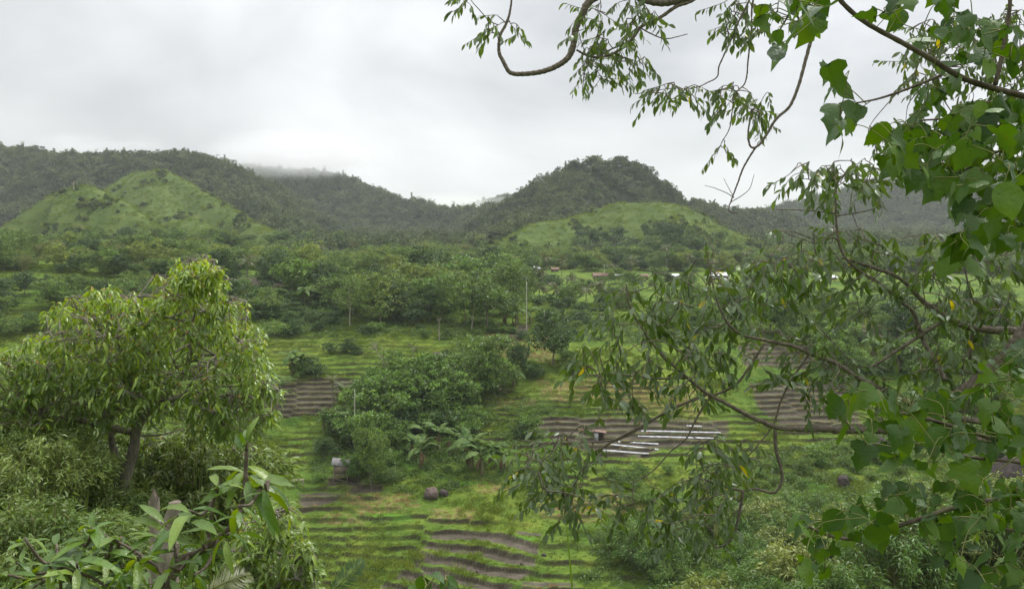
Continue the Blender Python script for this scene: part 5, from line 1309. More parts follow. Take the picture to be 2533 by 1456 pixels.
def near_shrub(kind, zx, y, hm_, label, group, wide=1.0, dz=0.0):
    x_ = (zx - CX) / FZ * y
    return tree_at(kind, np.array([x_, y, gz(x_, y) + dz]), hm_, label, group, wide)
i_ = -1
BK = sorted([(20, 27), (70, 25), (130, 28), (190, 26), (240, 29), (40, 20), (100, 18.5), (160, 20), (215, 22), (270, 24), (10, 15), (60, 14), (120, 14.5), (180, 15.5), (240, 17), (310, 20), (350, 27), (400, 30), (450, 27), (330, 31), (80, 31), (10, 32), (150, 30), (220, 31), (290, 28), (50, 29), (500, 25), (540, 22), (420, 22), (370, 18), (300, 15)])
for zx_, y_ in BK:
    i_ += 1
    near_shrub("bank", zx_, y_, (2.6 + 1.0 * rng.random()) if y_ >= 25 else ((1.15 + .4 * rng.random()) if 170 < zx_ < 420 else 1.1 + .8 * rng.random()), "thin-leaved willowy shrub on the mango's bank, %s from the left" % ORD[i_], "willowy shrubs on the near bank", 1.25)
wl_lab = {"willow": "bright willowy shrub on the lower right slope", "yolive": "yellow-tipped olive shrub on the lower right slope", "dark": "dark tree low on the right slope"}
rk = {}
for k_, zx_, y_, h_ in sorted([("willow", 2050, 78, 5.0), ("willow", 2120, 74, 5.0), ("willow", 1985, 82, 4.4), ("willow", 2200, 72, 5.2), ("willow", 1900, 84, 4.2), ("willow", 1950, 70, 4.5), ("yolive", 1850, 76, 5), ("yolive", 1780, 72, 4.6), ("willow", 1920, 62, 4.2),
                        ("willow", 1840, 66, 4.4), ("willow", 1720, 78, 4.4), ("willow", 1660, 76, 5), ("willow", 1600, 78, 4.8), ("willow", 1540, 82, 4.4), ("willow", 1480, 86, 4.0), ("willow", 1590, 70, 5.0), ("willow", 1680, 68, 5.0), ("willow", 1500, 76, 5.0), ("yolive", 1760, 62, 4.6),
                        ("yolive", 2020, 60, 4.6), ("yolive", 2120, 62, 5.0), ("willow", 2260, 64, 5.0), ("yolive", 2330, 66, 5), ("willow", 2420, 68, 5.5), ("yolive", 2500, 62, 5), ("willow", 2220, 54, 4.6), ("yolive", 2360, 56, 5.0), ("willow", 2460, 54, 5), ("willow", 1420, 84, 4.2), ("willow", 1440, 76, 5), ("willow", 1900, 54, 3.8), ("willow", 2080, 52, 3.8),
                        ("willow", 2300, 80, 5), ("willow", 2380, 84, 5), ("dark", 2470, 82, 6.5)], key=lambda t: t[1]):
    rk[k_] = rk.get(k_, 0) + 1
    near_shrub(k_, zx_, y_, h_, wl_lab[k_] + ("" if k_ == "dark" else ", %s from the left" % ORD[rk[k_] - 1]), "shrubs on the lower right slope", 1.25)

# ---- small-leaved trees reaching in from the right and above
def small_leaf_tree(name, label, lines, polys, y0, dep, seed, Lz, barkm, singles=300, sag=.5, tip=None):
    r = np.random.default_rng(seed); root = empty(name); B = []; m = MB()
    for pts, r0, r1, yy in lines:
        q = spline(BW(pts, yy), 8 * len(pts)); q = q + np.cumsum(r.normal(size=q.shape), axis=0) * .0012 * yy * .1; n_ = len(q)
        m = MB(); m.tube(q, np.linspace(r0, r1, n_) * yy / FZ, 7, knob=.1); B.append(q); obj("branch", m.mesh("branch", barkm, True), root)
    Ball = np.vstack(B); tw = MB(); P = []; D = []
    E = np.vstack([np.array([W(a, b, y0 + dep * r.normal() * .5) for a, b in sample_polys(r, [poly], cnt_)]) for poly, cnt_ in polys])
    E = E[np.argsort(np.min(((E[:, None] - Ball[None, ::4]) ** 2).sum(-1), axis=1))]      # nearest first, so later twigs can spring from earlier ones
    for e in E:
        s = Ball[np.argmin(((Ball - e) ** 2).sum(1) * r.uniform(.75, 1.3, len(Ball)))]
        d_ = e - s; dist = np.linalg.norm(d_)
        mid = s + d_ * .55 + np.array([0, 0, .08 * dist]) + r.normal(size=3) * .06 * dist
        ln = r.uniform(2.0, 3.6) * Lz * y0 / FZ
        dirn = unit(np.array([d_[0] * .7 / (dist + .01) + r.normal() * .45, r.normal() * .45, -.5 + r.normal() * .3])); end = e + dirn * ln
        c_ = spline([s, mid, e, end], 14); Ball = np.vstack([Ball, c_[5:9]])
        tw.tube(c_, np.linspace(1.5, .5, 14) * y0 / FZ, 4, cap=False)
        k = 8; tt = np.linspace(0, 1, k); Q = e + (end - e) * tt[:, None]; side = unit(np.cross(dirn, [0, 0, 1.0]) + .01)
        for i in range(k):
            P.append(Q[i]); D.append(dirn * .7 + side * (1 if i % 2 else -1) * r.uniform(.3, .9) + np.array([0, 0, -sag * r.uniform(.2, 1.3)]) + r.normal(size=3) * .25)
    obj("twigs", tw.mesh("twigs", barkm, True), root)["kind"] = "stuff"
    P = np.array(P); D = np.array(D); n_ = len(P); L = Lz * y0 / FZ * r.uniform(.7, 1.25, n_)
    t = r.uniform(.65, 1.3, n_); col = np.stack([t, t, t], -1); ye = r.random(n_) < .012; col[ye] = [6.0, 3.2, .6]
    um = [unit_leaf(M_small, .44, .12 + .12 * i, tt, i, wave=.008, fold=.1) for i, tt in enumerate([(1, 1, 1), (.75, .75, .75), (1.25, 1.2, 1.1), (.95, 1.05, .9), (.7, .75, .8)])]
    um.append(unit_leaf(M_small, .44, .3, (6.0, 3.2, .6), 9, wave=.01))
    foliage_parts(root, P, D, rdir(r, n_, 1.2), L, L * .44, r.uniform(.05, .4, n_), M_small, col, um[:5] * 12 + um[5:], seed, singles, segs=3)
    return tag(root, label, "tree")
YR = 12.0
RL = [([(2960, 2450, 11.4), (2950, 1900, 11.4), (2920, 1400, 11.5), (2880, 1050, 11.5), (2860, 800, 11.4), (2820, 500, 11.4), (2790, 250, 11.4), (2730, -20, 11.5), (2700, -200, 11.6), (2640, -380, 11.7)], 60, 5, 11.4),
      ([(2060, 1061), (1985, 1060), (1927, 1058), (1873, 1039), (1835, 1020), (1790, 995), (1746, 972), (1698, 934), (1650, 893)], 8, 3, YR),
      ([(2890, 1130, 11.5), (2700, 1110, 11.4), (2480, 1090, 11.5), (2290, 1070, 11.6), (2180, 1062, 11.8), (2060, 1061)], 14, 8, YR),
      ([(2880, 1080, 11.5), (2600, 1060, 11.5), (2340, 1030, 11.8), (2279, 1012), (2215, 978), (2126, 937), (2065, 899), (2000, 873), (1962, 856), (1899, 843), (1841, 829), (1809, 807), (1780, 760), (1760, 690), (1750, 620)], 9, 1.6, YR),
      ([(2000, 876), (1962, 931), (1930, 995), (1911, 1052), (1867, 1109), (1830, 1150)], 3.2, 1.4, YR),
      ([(1916, 1062), (1918, 1109), (1930, 1154), (1934, 1186), (1915, 1217), (1870, 1208), (1835, 1211), (1778, 1198), (1746, 1186), (1700, 1180)], 5, 1.6, YR),
      ([(1838, 1212), (1827, 1273), (1816, 1323), (1794, 1346), (1766, 1357)], 4, 1.5, YR),
      ([(1890, 850), (1825, 947), (1758, 985), (1733, 1023), (1714, 1058), (1695, 1090), (1660, 1119), (1612, 1170), (1558, 1200)], 3.5, 1.2, YR),
      ([(1746, 975), (1660, 1010), (1580, 1055), (1542, 1078), (1466, 1090), (1319, 1092)], 4, 1.5, YR), ([(1580, 1055), (1488, 1109), (1459, 1151), (1415, 1202), (1380, 1260)], 3, 1.2, YR),
      ([(1698, 934), (1620, 935), (1555, 928), (1497, 923), (1440, 930)], 3, 1.2, YR), ([(1650, 893), (1600, 830), (1560, 760), (1550, 700)], 4, 1.5, YR),
      ([(2067, 440), (2067, 473), (2067, 528), (2074, 594), (2093, 638), (2129, 671), (2184, 707), (2228, 744), (2257, 769), (2275, 813), (2290, 850), (2340, 940, 11.6)], 2.2, 6, YR),
      ([(2082, 638), (2155, 660), (2228, 689), (2275, 736), (2301, 758), (2345, 787), (2392, 809), (2447, 817), (2520, 820), (2600, 830), (2740, 860, 11.6), (2865, 900, 11.4)], 3, 14, YR),
      ([(2342, 787), (2262, 838), (2174, 896), (2147, 910)], 5, 3, YR), ([(2398, 889), (2405, 828), (2422, 787), (2408, 747), (2398, 719), (2380, 640)], 4, 2, YR),
      ([(2074, 594), (2050, 588), (2010, 605)], 3, 1.2, YR), ([(2067, 528), (1990, 520), (1920, 518)], 2, 1, YR), ([(2070, 535), (2150, 520), (2180, 505)], 2, 1, YR),
      ([(2825, 520, 11.4), (2740, 600, 11.2), (2620, 730, 11), (2530, 838, 11.2), (2500, 879, 11.3), (2466, 906, 11.4), (2385, 967, 11.6), (2330, 1001, 11.8), (2240, 1075, 12)], 30, 9, 11.5)]
RP = [([(1400, 930), (1480, 770), (1560, 690), (1690, 630), (1760, 590), (1800, 680), (1830, 800), (1800, 950), (1700, 1000), (1560, 1010), (1420, 970)], 140),
      ([(1260, 1090), (1330, 1070), (1480, 1040), (1500, 1120), (1420, 1210), (1290, 1240), (1270, 1200)], 46), ([(1300, 1210), (1420, 1200), (1560, 1220), (1540, 1290), (1400, 1300)], 24),
      ([(1560, 1170), (1760, 1180), (1840, 1240), (1780, 1350), (1620, 1340), (1560, 1280)], 50), ([(1690, 1090), (1860, 1080), (1880, 1180), (1760, 1190)], 28),
      ([(1880, 570), (2060, 560), (2300, 560), (2532, 600), (2532, 780), (2350, 740), (2150, 710), (2000, 700), (1880, 640)], 104), ([(1830, 800), (2000, 790), (2100, 880), (2200, 950), (2200, 1030), (2000, 990), (1860, 900)], 60),
      ([(1930, 410), (2020, 390), (2130, 390), (2200, 420), (2180, 470), (2070, 480), (1950, 460)], 42), ([(1950, 700), (2532, 740), (2532, 860), (2250, 890)], 46), ([(2150, 910), (2450, 870), (2450, 1000), (2250, 1000)], 26),
      ([(1800, 620), (1900, 600), (2000, 650), (1950, 760), (1820, 760)], 30), ([(2600, 250), (2900, 250), (3000, 800), (2700, 800)], 40), ([(2580, -300), (2800, -350), (2850, 50), (2640, 50)], 30)]
small_leaf_tree("leaning_tree", "small glossy-leaved tree leaning in from the right across the terraces", RL, RP, YR, 1.2, 61, 24, M_greybr)
YT = 14.0
TL = [([(3300, 2300, 15), (3280, 1500, 15), (3220, 700, 15), (3120, 150, 14.8), (2900, -150, 14.5), (2550, -260, 14), (2150, -270, 14), (1800, -250, 14), (1560, -150, 14)], 80, 14, YT),
      ([(1720, -225), (1660, -150), (1560, -60), (1465, 0), (1443, 33), (1425, 73), (1418, 117), (1403, 146), (1374, 166), (1337, 179), (1294, 184), (1264, 179), (1246, 150), (1237, 128), (1239, 88), (1253, 58), (1261, 33), (1265, 0), (1262, -40)], 11, 2, YT),
      ([(1425, 124), (1451, 137), (1483, 142), (1520, 131), (1557, 106), (1582, 69), (1630, 47), (1673, 18), (1717, 0), (1800, -60), (1880, -150), (1960, -258)], 2.6, 6, YT), ([(1560, -12), (1626, 7), (1690, -4), (1800, -50), (1920, -140), (2060, -262)], 8, 13, YT), ([(1582, 72), (1560, 100), (1500, 130), (1450, 170), (1440, 230)], 3, 1, YT),
      ([(1930, -258), (1890, -120), (1852, 0), (1830, 44), (1808, 99), (1779, 161), (1772, 190), (1750, 204), (1714, 219), (1651, 221), (1568, 234)], 3, .8, YT), ([(1960, -258), (1900, -130), (1863, 0), (1860, 73), (1852, 146), (1845, 201), (1819, 237), (1808, 314), (1790, 350), (1776, 383)], 3, .8, YT),
      ([(2180, -268), (2100, -140), (2030, 34), (2006, 95), (1992, 146), (1975, 211), (1952, 265), (1921, 295), (1894, 340), (1874, 363), (1857, 362), (1853, 323), (1862, 270)], 5.5, 2, YT), ([(1868, 366), (1840, 414), (1823, 458), (1809, 494), (1803, 520), (1830, 527)], 2.6, 1.2, YT),
      ([(1815, 488), (1780, 470), (1745, 460)], 1.2, .6, YT), ([(1808, 500), (1850, 470), (1865, 430)], 1.2, .6, YT), ([(1815, 490), (1790, 440)], 1, .5, YT), ([(1582, 69), (1640, 95), (1700, 85)], 2, 1, YT), ([(3150, 250, 14.8), (2900, 60, 14.3), (2620, 60), (2520, 120), (2420, 150), (2320, 170)], 6, 2, YT)]
TP = [([(1130, -10), (1170, -10), (1165, 20), (1135, 20)], 4), ([(1190, 60), (1230, 30), (1290, 60), (1280, 90), (1210, 90)], 9), ([(1430, 20), (1600, -10), (1700, 40), (1640, 90), (1560, 100), (1440, 130), (1420, 80)], 46), ([(1430, 150), (1500, 130), (1600, 140), (1590, 190), (1480, 200), (1440, 225)], 24),
      ([(1570, 225), (1680, 190), (1760, 215), (1720, 270)], 18), ([(1740, 225), (1830, 190), (1900, 230), (1880, 280), (1760, 290)], 22), ([(1770, -10), (1910, -10), (1900, 90), (1780, 90)], 28), ([(2250, 60), (2532, 10), (2560, 170), (2420, 180), (2280, 220), (2220, 180)], 100),
      ([(1770, 345), (1800, 345), (1800, 375), (1770, 375)], 3), ([(1850, 270), (1900, 260), (1900, 320), (1860, 320)], 6), ([(2140, 320), (2250, 290), (2240, 370), (2160, 380)], 14), ([(2380, 180), (2540, 180), (2540, 300), (2400, 260)], 20)]
small_leaf_tree("overhanging_tree", "fine-leaved boughs hanging from above against the white sky", TL, TP, YT, .9, 62, 19, M_greybr, sag=.9)

NAMES["willow"] = "willow_shrub"
fill([[(1500, 1380), (1650, 1330), (1950, 1270), (2180, 1260), (2180, 1456), (1450, 1456)]], 30, ["willow", "willow", "willow", "yolive"], (56, 96),
     {"willow": "lush willowy bush below the overgrown terraces", "yolive": "olive flowering bush below the overgrown terraces"}, "lush bushes at the valley's foot", wide=(1.0, 1.3), mind=26)

# ---- broad-leaved climber at the right (every leaf is a part)
def outline_leaf(name, mat, pts, tint, seed, cup=.12, bend=.18):
    """broad leaf from a half outline (x along the midrib, y half width), mirrored unevenly"""
    r = np.random.default_rng(seed); pts = np.array(pts, float); n_ = len(pts)
    Vm = np.stack([pts[:, 0], np.zeros(n_), np.zeros(n_)], -1); V = [Vm]; q = []
    for sd in (1, -1):
        half = np.stack([pts[:, 0], sd * pts[:, 1] * .55, np.zeros(n_)], -1); full = np.stack([pts[:, 0] + r.normal(size=n_) * .012, sd * pts[:, 1] * r.uniform(.93, 1.05, n_), np.zeros(n_)], -1)
        V += [half, full]
    V = np.vstack(V); V[:, 2] = cup * np.abs(V[:, 1]) ** 1.3 - bend * np.clip(V[:, 0], 0, 1) ** 2 + .02 * np.sin(9 * V[:, 0] + 6 * V[:, 1] + seed) - .18 * np.abs(V[:, 1]) ** 2.2
    for s_ in (0, 2):
        a, b = (s_ + 1) * n_, (s_ + 2) * n_
        for i in range(n_ - 1):
            f1 = [i, i + 1, a + i + 1, a + i]; f2 = [a + i, a + i + 1, b + i + 1, b + i]
            q += [f1, f2] if s_ == 2 else [f1[::-1], f2[::-1]]
    return new_mesh(name, V, np.array(q), mat, np.tile(tint, (len(V), 1)), smooth=True)
HEART = [(-.02, 0.0), (-.14, .16), (-.10, .32), (.05, .42), (.25, .44), (.45, .37), (.65, .24), (.82, .11), (1.0, 0.0)]
LOBED = [(-.02, 0.0), (-.12, .18), (-.08, .36), (.10, .50), (.30, .46), (.36, .30), (.48, .27), (.60, .36), (.70, .22), (.86, .09), (1.0, 0.0)]
OVAL = [(0, 0.0), (.03, .15), (.15, .28), (.35, .36), (.55, .34), (.75, .22), (.9, .09), (1.0, 0.0)]
MAPLE = [(-.02, 0.0), (-.16, .14), (-.20, .34), (-.02, .36), (.06, .56), (.20, .50), (.28, .34), (.40, .26), (.50, .33), (.62, .30), (.74, .16), (.88, .06), (1.0, 0.0)]
VL = [outline_leaf("leaf", M_vine, o_, t_, i, cup=[.12, .35, -.1, .5, .25, .05, .4][i % 7], bend=[.18, .4, .1, .3, .55, .25, .0][i % 7]) for i, (o_, t_) in enumerate([(HEART, (1, 1, 1)), (LOBED, (.85, .9, .85)), (OVAL, (1.25, 1.2, 1)), (HEART, (.7, .75, .75)), (LOBED, (1.15, 1.1, 1)), (HEART, (1.5, 1.4, 1.1)), (OVAL, (.6, .68, .7)), (MAPLE, (1, 1, 1)), (MAPLE, (.75, .8, .8)), (MAPLE, (1.3, 1.2, 1)), (LOBED, (.65, .7, .7)), (LOBED, (1.35, 1.25, 1))])]
VY = outline_leaf("leaf", M_vine, HEART, (5.5, 2.6, .7), 11)
r = np.random.default_rng(77)
def climber(name, label, lines, polys, y0, dep, Lm, dark=0.0):
    root = empty(name); m = MB(); B = []
    for pts, r0, r1, yy in lines:
        q = spline(BW(pts, yy), 7 * len(pts)); m.tube(q, np.linspace(r0, r1, len(q)) * yy / FZ, 7, knob=.06); B.append(q)
    obj("stem", m.mesh("stem", M_twig, True), root); B = np.vstack(B); tw = MB()
    E = np.vstack([np.array([W(a, b, y0 + dep * r.normal() * .5) for a, b in sample_polys(r, [poly], cnt_)]) for poly, cnt_ in polys])
    E = E[np.argsort(np.min(((E[:, None] - B[None, ::3]) ** 2).sum(-1), axis=1))]
    for e in E:
        s = B[np.argmin(((B - e) ** 2).sum(1) * r.uniform(.8, 1.25, len(B)))]; L = Lm * (.42 + .68 * r.random() ** 1.3)
        az = r.uniform(0, 6.28); D = unit(np.array([np.cos(az) * .8, np.sin(az) * .5, -.75 + r.normal() * .4])); Nn = unit(np.array([r.normal() * .5, -.35 + r.normal() * .5, .8]))
        d_ = np.linalg.norm(e - s); mid = s * .45 + e * .55 + r.normal(size=3) * .12 * d_ + [0, 0, .15 * d_]
        c_ = spline([s, mid, e], 8); B = np.vstack([B, c_[3:8]])
        tw.tube(c_, np.linspace(1.5, 1.0, 8) * e[1] / FZ, 4, cap=False)
        o_ = obj("leaf", VY if r.random() < .004 else VL[r.integers(len(VL))], root); o_.matrix_basis = leaf_frame(e, D, Nn, L)
    obj("petioles", tw.mesh("petioles", M_olive_stem, True), root)["kind"] = "stuff"
    return tag(root, label, "climber")
YV = 4.2
climber("broadleaf_climber", "broad-leaved climber hanging down the right edge on a long dark stem",
        [([(2960, 2500), (2940, 1600), (2900, 800), (2870, 300), (2800, -60), (2520, -150), (2250, -160), (2030, -140)], 13, 5, YV), ([(2035, -138), (2040, -60), (2077, 0), (2138, 54), (2237, 109), (2308, 149), (2390, 197), (2532, 238), (2640, 262), (2780, 290), (2872, 330)], 5, 9, YV), ([(2328, 187), (2234, 224), (2170, 245), (2118, 255)], 4, 2, YV), ([(2444, 251), (2359, 289), (2268, 299)], 4, 2, YV),
         ([(2461, 210), (2478, 136), (2495, 34), (2500, -40), (2510, -148)], 6, 4, YV), ([(2880, 420), (2750, 360), (2620, 330), (2480, 370), (2360, 430), (2250, 430)], 6, 2, YV), ([(2500, 365), (2480, 480), (2430, 560), (2400, 650)], 4, 2, YV), ([(2035, -135), (1990, -40), (1960, 20), (1925, 80)], 4, 2, YV)],
        [([(2190, 300), (2300, 270), (2450, 260), (2560, 240), (2560, 470), (2400, 490), (2250, 430), (2180, 400)], 215), ([(2380, 480), (2540, 460), (2560, 600), (2420, 590), (2370, 540)], 56), ([(2340, 560), (2420, 560), (2410, 660), (2350, 680)], 14),
         ([(2040, 160), (2110, 150), (2115, 190), (2060, 230)], 6), ([(2040, 270), (2120, 250), (2160, 290), (2060, 330)], 8), ([(1850, -10), (2060, -20), (2050, 50), (1960, 70), (1870, 60)], 22), ([(1890, 80), (2040, 70), (2035, 110), (1900, 120)], 4),
         ([(2110, -10), (2400, -20), (2300, 40), (2150, 60)], 14), ([(2230, 90), (2360, 30), (2540, 60), (2520, 200), (2330, 170)], 34), ([(2240, 200), (2440, 200), (2500, 260), (2270, 270)], 22)], YV, .8, .145)
climber("broadleaf_shrub", "broad-leaved shrub spreading over the lower right corner",
        [([(2860, 2450, 4.6), (2820, 1800, 4.6), (2775, 1350, 4.6), (2735, 1080, 4.6), (2700, 960, 4.6)], 12, 5, 4.6), ([(2738, 1105), (2640, 1100), (2480, 1090), (2380, 1060), (2270, 1030), (2180, 1010)], 7, 3, 4.6), ([(2748, 1175), (2640, 1160), (2500, 1140), (2400, 1130), (2300, 1110)], 6, 3, 4.6), ([(2760, 1260, 4.6), (2640, 1230), (2420, 1240), (2250, 1290), (2120, 1330), (2040, 1320), (1990, 1295)], 8, 3, 4.4), ([(2775, 1350, 4.6), (2640, 1330), (2500, 1310), (2380, 1290)], 5, 3, 4.4)],
        [([(2070, 990), (2200, 940), (2350, 960), (2540, 860), (2560, 1130), (2330, 1160), (2150, 1130), (2080, 1060)], 140), ([(1970, 1280), (2100, 1260), (2220, 1190), (2400, 1180), (2560, 1190), (2560, 1320), (2350, 1300), (2120, 1330), (2020, 1340)], 125),
         ([(1970, 1300), (2060, 1320), (2040, 1420), (1980, 1400)], 14), ([(2280, 1320), (2560, 1320), (2560, 1456), (2420, 1456), (2280, 1380)], 38), ([(2400, 870), (2540, 840), (2540, 960), (2420, 950)], 16)], 4.5, .8, .135)
climber("broadleaf_seedling", "pale-green broad leaves poking up at the bottom edge below the bare terraces",
        [([(1080, 2600), (1074, 2000), (1070, 1560), (1066, 1500), (1060, 1440)], 3, 2, 3.6)], [([(1015, 1432), (1060, 1418), (1125, 1430), (1130, 1470), (1020, 1470)], 13)], 3.6, .2, .085)

# ---- large-leaved sapling in the lower left corner
PROF = [.12, .55, .85, 1.0, 1.0, .9, .62, 0.0]
SL = [unit_leaf(M_sap, .25, .18 + .16 * i, t_, 40 + i, segs=9, fold=.16, wave=.011, prof=PROF) for i, t_ in enumerate([(1, 1, 1), (1.25, 1.15, .9), (.7, .78, .8), (1.5, 1.35, 1.1), (.85, .95, .9)])]
def sapling(name, label, lines, ros, y0, up=0.25):
    root = empty(name); m = MB(); tw = MB(); B = []
    for pts, r0, r1, yy in lines:
        q = spline(BW(pts, yy), 7 * len(pts)); m.tube(q, np.linspace(r0, r1, len(q)) * yy / FZ, 8, knob=.07); B.append(q)
    obj("stem", m.mesh("stem", M_twig, True), root); B = np.vstack(B)
    for zx_, zy_, n_, Lz, u_ in ros:
        yy = y0 + r.normal() * .25; c_ = W(zx_, zy_, yy); s = B[np.argmin(((B - c_) ** 2).sum(1))]
        tw = MB(); tw.tube(spline([s, (s + c_) / 2 + [0, 0, -.05], c_], 9), np.linspace(5, 3, 9) * yy / FZ, 6); obj("twig", tw.mesh("twig", M_twig, True), root)
        for i in range(n_):
            a = 2.4 * i + r.normal() * .3; e = u_ + r.normal() * .3; D = np.array([np.cos(a) * np.cos(e), np.sin(a) * np.cos(e), np.sin(e)])
            o_ = obj("leaf", SL[r.integers(len(SL))], root); o_.matrix_basis = leaf_frame(c_ + D * .015 + [0, 0, -.012 * i], D, (np.array([0, 0, 1.0]) if u_ < .8 else np.array([0, -1.0, .2])) + r.normal(size=3) * .25, Lz * .9 * yy / FZ * r.uniform(.7, 1.12))
    return tag(root, label, "sapling")
sapling("large_leaved_sapling", "sapling with long wavy leaves on a bent brown stem, lower left corner",
        [([(300, 2450), (330, 1900), (370, 1560), (413, 1456), (433, 1415), (458, 1377), (487, 1367), (519, 1348), (561, 1313), (587, 1278), (600, 1239), (606, 1188), (609, 1137), (611, 1101), (609, 1085)], 12, 3.5, 4.5), ([(513, 1367), (523, 1271), (538, 1188)], 5, 3.5, 4.5), ([(609, 1230), (640, 1200), (664, 1188)], 3, 2, 4.5),
         ([(352, 1660), (390, 1500), (400, 1420), (330, 1360), (230, 1310)], 6, 3, 4.5), ([(340, 1800), (320, 1520), (250, 1440), (150, 1400)], 5, 3, 4.4), ([(440, 1410), (430, 1330), (440, 1270)], 4, 2.5, 4.5)],
        [(609, 1092, 5, 62, 1.05), (609, 1150, 9, 125, .05), (612, 1175, 6, 120, -.15), (655, 1195, 5, 100, -.3), (538, 1200, 4, 90, .3), (470, 1262, 8, 125, .25), (410, 1290, 8, 120, .2), (225, 1302, 8, 95, .5), (300, 1325, 8, 105, .3), (140, 1345, 8, 80, .2), (190, 1390, 9, 95, .2), (90, 1425, 9, 85, .2),
         (300, 1400, 8, 95, .1), (370, 1430, 8, 95, .1), (440, 1345, 7, 110, .2), (250, 1450, 9, 95, .2), (500, 1345, 6, 100, -.2), (560, 1320, 4, 90, -.3), (480, 1420, 5, 90, -.5), (40, 1390, 6, 60, .3), (150, 1470, 8, 90, .3), (400, 1470, 7, 90, .3), (20, 1460, 6, 70, .3), (60, 1330, 6, 75, .3), (200, 1340, 7, 90, .2), (120, 1390, 8, 85, .1), (260, 1370, 7, 90, .1), (340, 1375, 7, 95, .0), (20, 1420, 7, 80, .2), (200, 1440, 8, 95, .0), (320, 1450, 8, 95, .0), (100, 1465, 8, 90, .1), (420, 1400, 6, 95, -.1), (530, 1290, 5, 95, .0), (590, 1250, 5, 95, -.3)], 4.5)

# ---- stumps, fallen fronds and a grass blade
def stump(pts, yy, r0, r1, label, sawn, seed):
    rr = np.random.default_rng(seed); P = spline(BW(pts, yy), 14); P0 = P[0].copy(); o = empty("tree_stump", P0); m = MB(); a = np.linspace(0, 6.28, 14, endpoint=False)
    V = []; n_ = 14
    for i in range(n_):
        rad = np.interp(i / 13, [0, 1], [r0, r1]) * yy / FZ * (1 + .1 * np.sin(3 * a + i * .2) + .05 * rr.normal(size=14)); ring = (P[i] - P0) + np.stack([rad * np.cos(a), rad * np.sin(a), np.zeros(14)], -1)
        if i == n_ - 1 and not sawn: ring[:, 2] += np.abs(rr.normal(size=14)) * .07
        V.append(ring)
    V = np.vstack(V); i = np.arange(n_ - 1)[:, None] * 14; j = np.arange(14)[None]; q = np.stack([i + j, i + (j + 1) % 14, i + 14 + (j + 1) % 14, i + 14 + j], -1).reshape(-1, 4); m.add(V, q)
    obj("trunk", m.mesh("trunk", M_mangobark), o); m = MB(); top = V[-14:]; c_ = top.mean(0) - [0, 0, .02 if sawn else .08]; m.add(np.vstack([top, c_[None]]), None, [[k, (k + 1) % 14, 14] for k in range(14)]); obj("cut_face", m.mesh("cut_face", M_greybr if sawn else M_twig), o)
    return tag(o, label, "tree stump", "stumps behind the sapling")
stump([(392, 2150), (387, 1440), (385, 1340), (383, 1300), (381, 1246)], 7.5, 17, 12, "jagged broken grey stump behind the sapling", False, 1)
stump([(396, 2150), (400, 1440), (410, 1340), (420, 1300), (434, 1240)], 7.3, 44, 14, "sawn-off pale stump leaning beside the broken one", True, 2)
FD = [frond_mesh(60, n=26, ll=.26, sag=.25, wd=.03, mat=M_dark, hang=.2), frond_mesh(61, n=26, ll=.3, sag=.35, wd=.025, mat=M_palm, hang=.4)]
def lone_frond(p0, p1, yy, me, label, roll=0.0, Lk=1.0):
    a, b = W(*p0, yy), W(*p1, yy + .3); D = b - a; L = np.linalg.norm(D) * Lk; g_ = np.array([a[0] - .25 * D[0], a[1] + .15, 0.0]); g_[2] = gz(g_[0], g_[1]) - .1
    o = empty("palm_seedling", g_); f_ = obj("frond", me, o); M_ = leaf_frame(a - g_, D, np.array([np.sin(roll), -np.cos(roll), .3]), L); f_.matrix_basis = M_
    m = MB(); m.tube(spline([(0, 0, 0), (a - g_) * .5 + [0, .05, 0], a - g_ + unit(D) * .02], 10), np.linspace(.02, .012, 10) * L / .5 * .6, 6); obj("stalk", m.mesh("stalk", M_olive_stem, True), o)
    return tag(o, label, "palm frond", "near palm fronds")
lone_frond((800, 1480), (912, 1372), 7.0, FD[0], "dark palm frond tip rising before the lower terraces", .3)
lone_frond((480, 1480), (640, 1400), 6.0, FD[1], "pale dry palm frond beneath the sapling's bent stem", -.5)
lone_frond((520, 1500), (600, 1370), 6.2, FD[1], "second dry palm frond crossing under the sapling", .8)
g0 = W(1530, 2735, 3.0); g0[2] = gz(g0[0], g0[1]); g1 = W(1400, 1290, 3.0)
V, q, _ = blades(g0[None], (g1 - g0)[None], np.array([[0.1, -1., .1]]), np.linalg.norm(g1 - g0), .024, 0.0, segs=16, fold=.2, prof=[.5, .9, 1, .95, .85, .7, .4, .1])
tag(obj("grass_blade", new_mesh("grass_blade", V, q, M_sap, np.ones((len(V), 3)), smooth=True)), "single tall grass blade leaning up from the bottom edge", "grass blade")

# ---------------------------------------------------------------- air
hm = bpy.data.materials.new("haze_air"); n, l = nt(hm); n.clear()
out = n.new("ShaderNodeOutputMaterial"); pv = n.new("ShaderNodeVolumePrincipled")
pv.inputs["Color"].default_value = (0.93, 0.96, 1.0, 1); pv.inputs["Density"].default_value = HAZE_D; pv.inputs["Anisotropy"].default_value = 0.0
l.new(pv.outputs[0], out.inputs["Volume"])
mb = MB(); mb.box((-2300, -62, -62), (2300, 2540, 260))
hz = obj("haze", mb.mesh("haze", hm)); tag(hz, "thin pale humid haze filling the valley air", None, None, "stuff")

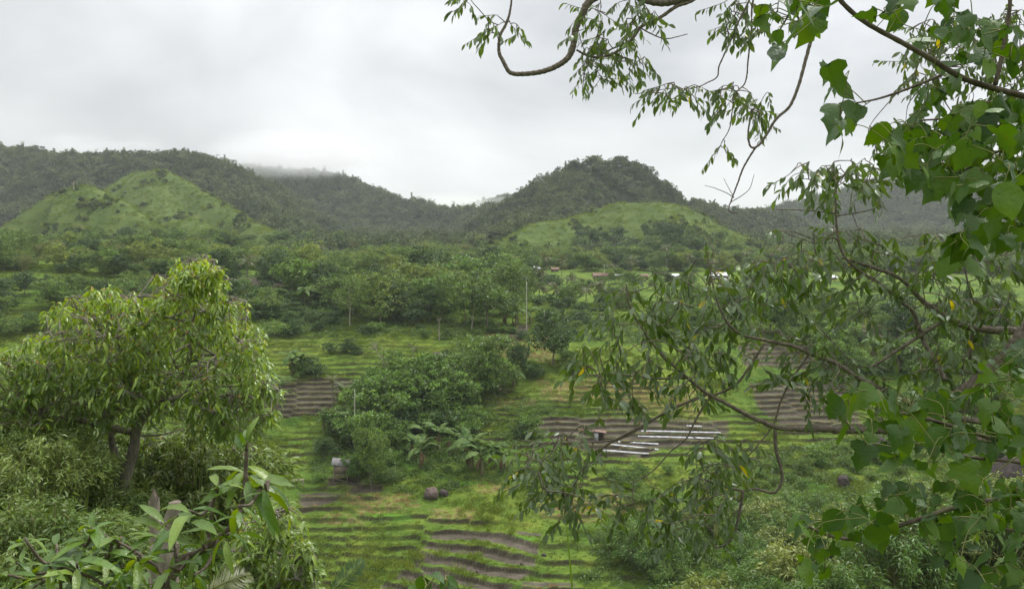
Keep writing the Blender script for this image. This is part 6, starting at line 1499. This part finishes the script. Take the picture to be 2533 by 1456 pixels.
def mist(name, c_, rad, dens, label, seed):
    """a bank of low cloud lying on a ridge: soft-edged, broken by noise"""
    m_ = bpy.data.materials.new(name); n, l = nt(m_); n.clear()
    out = n.new("ShaderNodeOutputMaterial"); pv = n.new("ShaderNodeVolumePrincipled"); tc = n.new("ShaderNodeTexCoord")
    ln = n.new("ShaderNodeVectorMath"); ln.operation = 'LENGTH'; l.new(tc.outputs["Object"], ln.inputs[0])
    fo = n.new("ShaderNodeMapRange"); fo.interpolation_type = 'SMOOTHSTEP'; fo.inputs["From Min"].default_value = 1.0; fo.inputs["From Max"].default_value = 0.15; l.new(ln.outputs["Value"], fo.inputs["Value"])
    nz = n.new("ShaderNodeTexNoise"); nz.noise_dimensions = '4D'; nz.inputs["Scale"].default_value = 1.6; nz.inputs["Detail"].default_value = 3; nz.inputs["W"].default_value = seed; l.new(tc.outputs["Object"], nz.inputs["Vector"])
    nr_ = n.new("ShaderNodeMapRange"); nr_.inputs["From Min"].default_value = .35; nr_.inputs["From Max"].default_value = .62; nr_.inputs["To Max"].default_value = dens; l.new(nz.outputs["Fac"], nr_.inputs["Value"])
    mu = n.new("ShaderNodeMath"); mu.operation = 'MULTIPLY'; l.new(fo.outputs[0], mu.inputs[0]); l.new(nr_.outputs[0], mu.inputs[1])
    l.new(mu.outputs[0], pv.inputs["Density"]); pv.inputs["Color"].default_value = (.99, .99, 1, 1); l.new(pv.outputs[0], out.inputs["Volume"])
    nu, nv = 20, 12; U_, V_ = np.meshgrid(np.linspace(0, 2 * np.pi, nu, endpoint=False), np.linspace(.01, np.pi - .01, nv))
    V = np.stack([np.cos(U_) * np.sin(V_), np.sin(U_) * np.sin(V_), np.cos(V_)], -1).reshape(-1, 3)
    i = (np.arange(nv - 1)[:, None] * nu); j = np.arange(nu)[None]; q = np.stack([i + j, i + nu + j, i + nu + (j + 1) % nu, i + (j + 1) % nu], -1).reshape(-1, 4)
    o = obj("mist", new_mesh("mist", V, [q, np.arange(nu)[None], np.arange(nu)[None, ::-1] + nu * (nv - 1)], m_), None, c_, None, rad)
    return tag(o, label, None, None, "stuff")
mist("ridge_mist", W(730, 385, 1120), (150, 110, 38), .03, "low cloud lying on the wooded ridge left of the gap", 1.0)
mist("crest_mist", W(240, 366, 920), (110, 60, 20), .018, "thin cloud behind the left crest's trees", 2.0)
mist("gap_mist", W(1120, 505, 1250), (130, 90, 20), .03, "mist in the gap between the two mountains", 3.0)
mist("far_mist", W(2330, 410, 1230), (200, 110, 34), .03, "cloud resting on the far right mountain", 4.0)
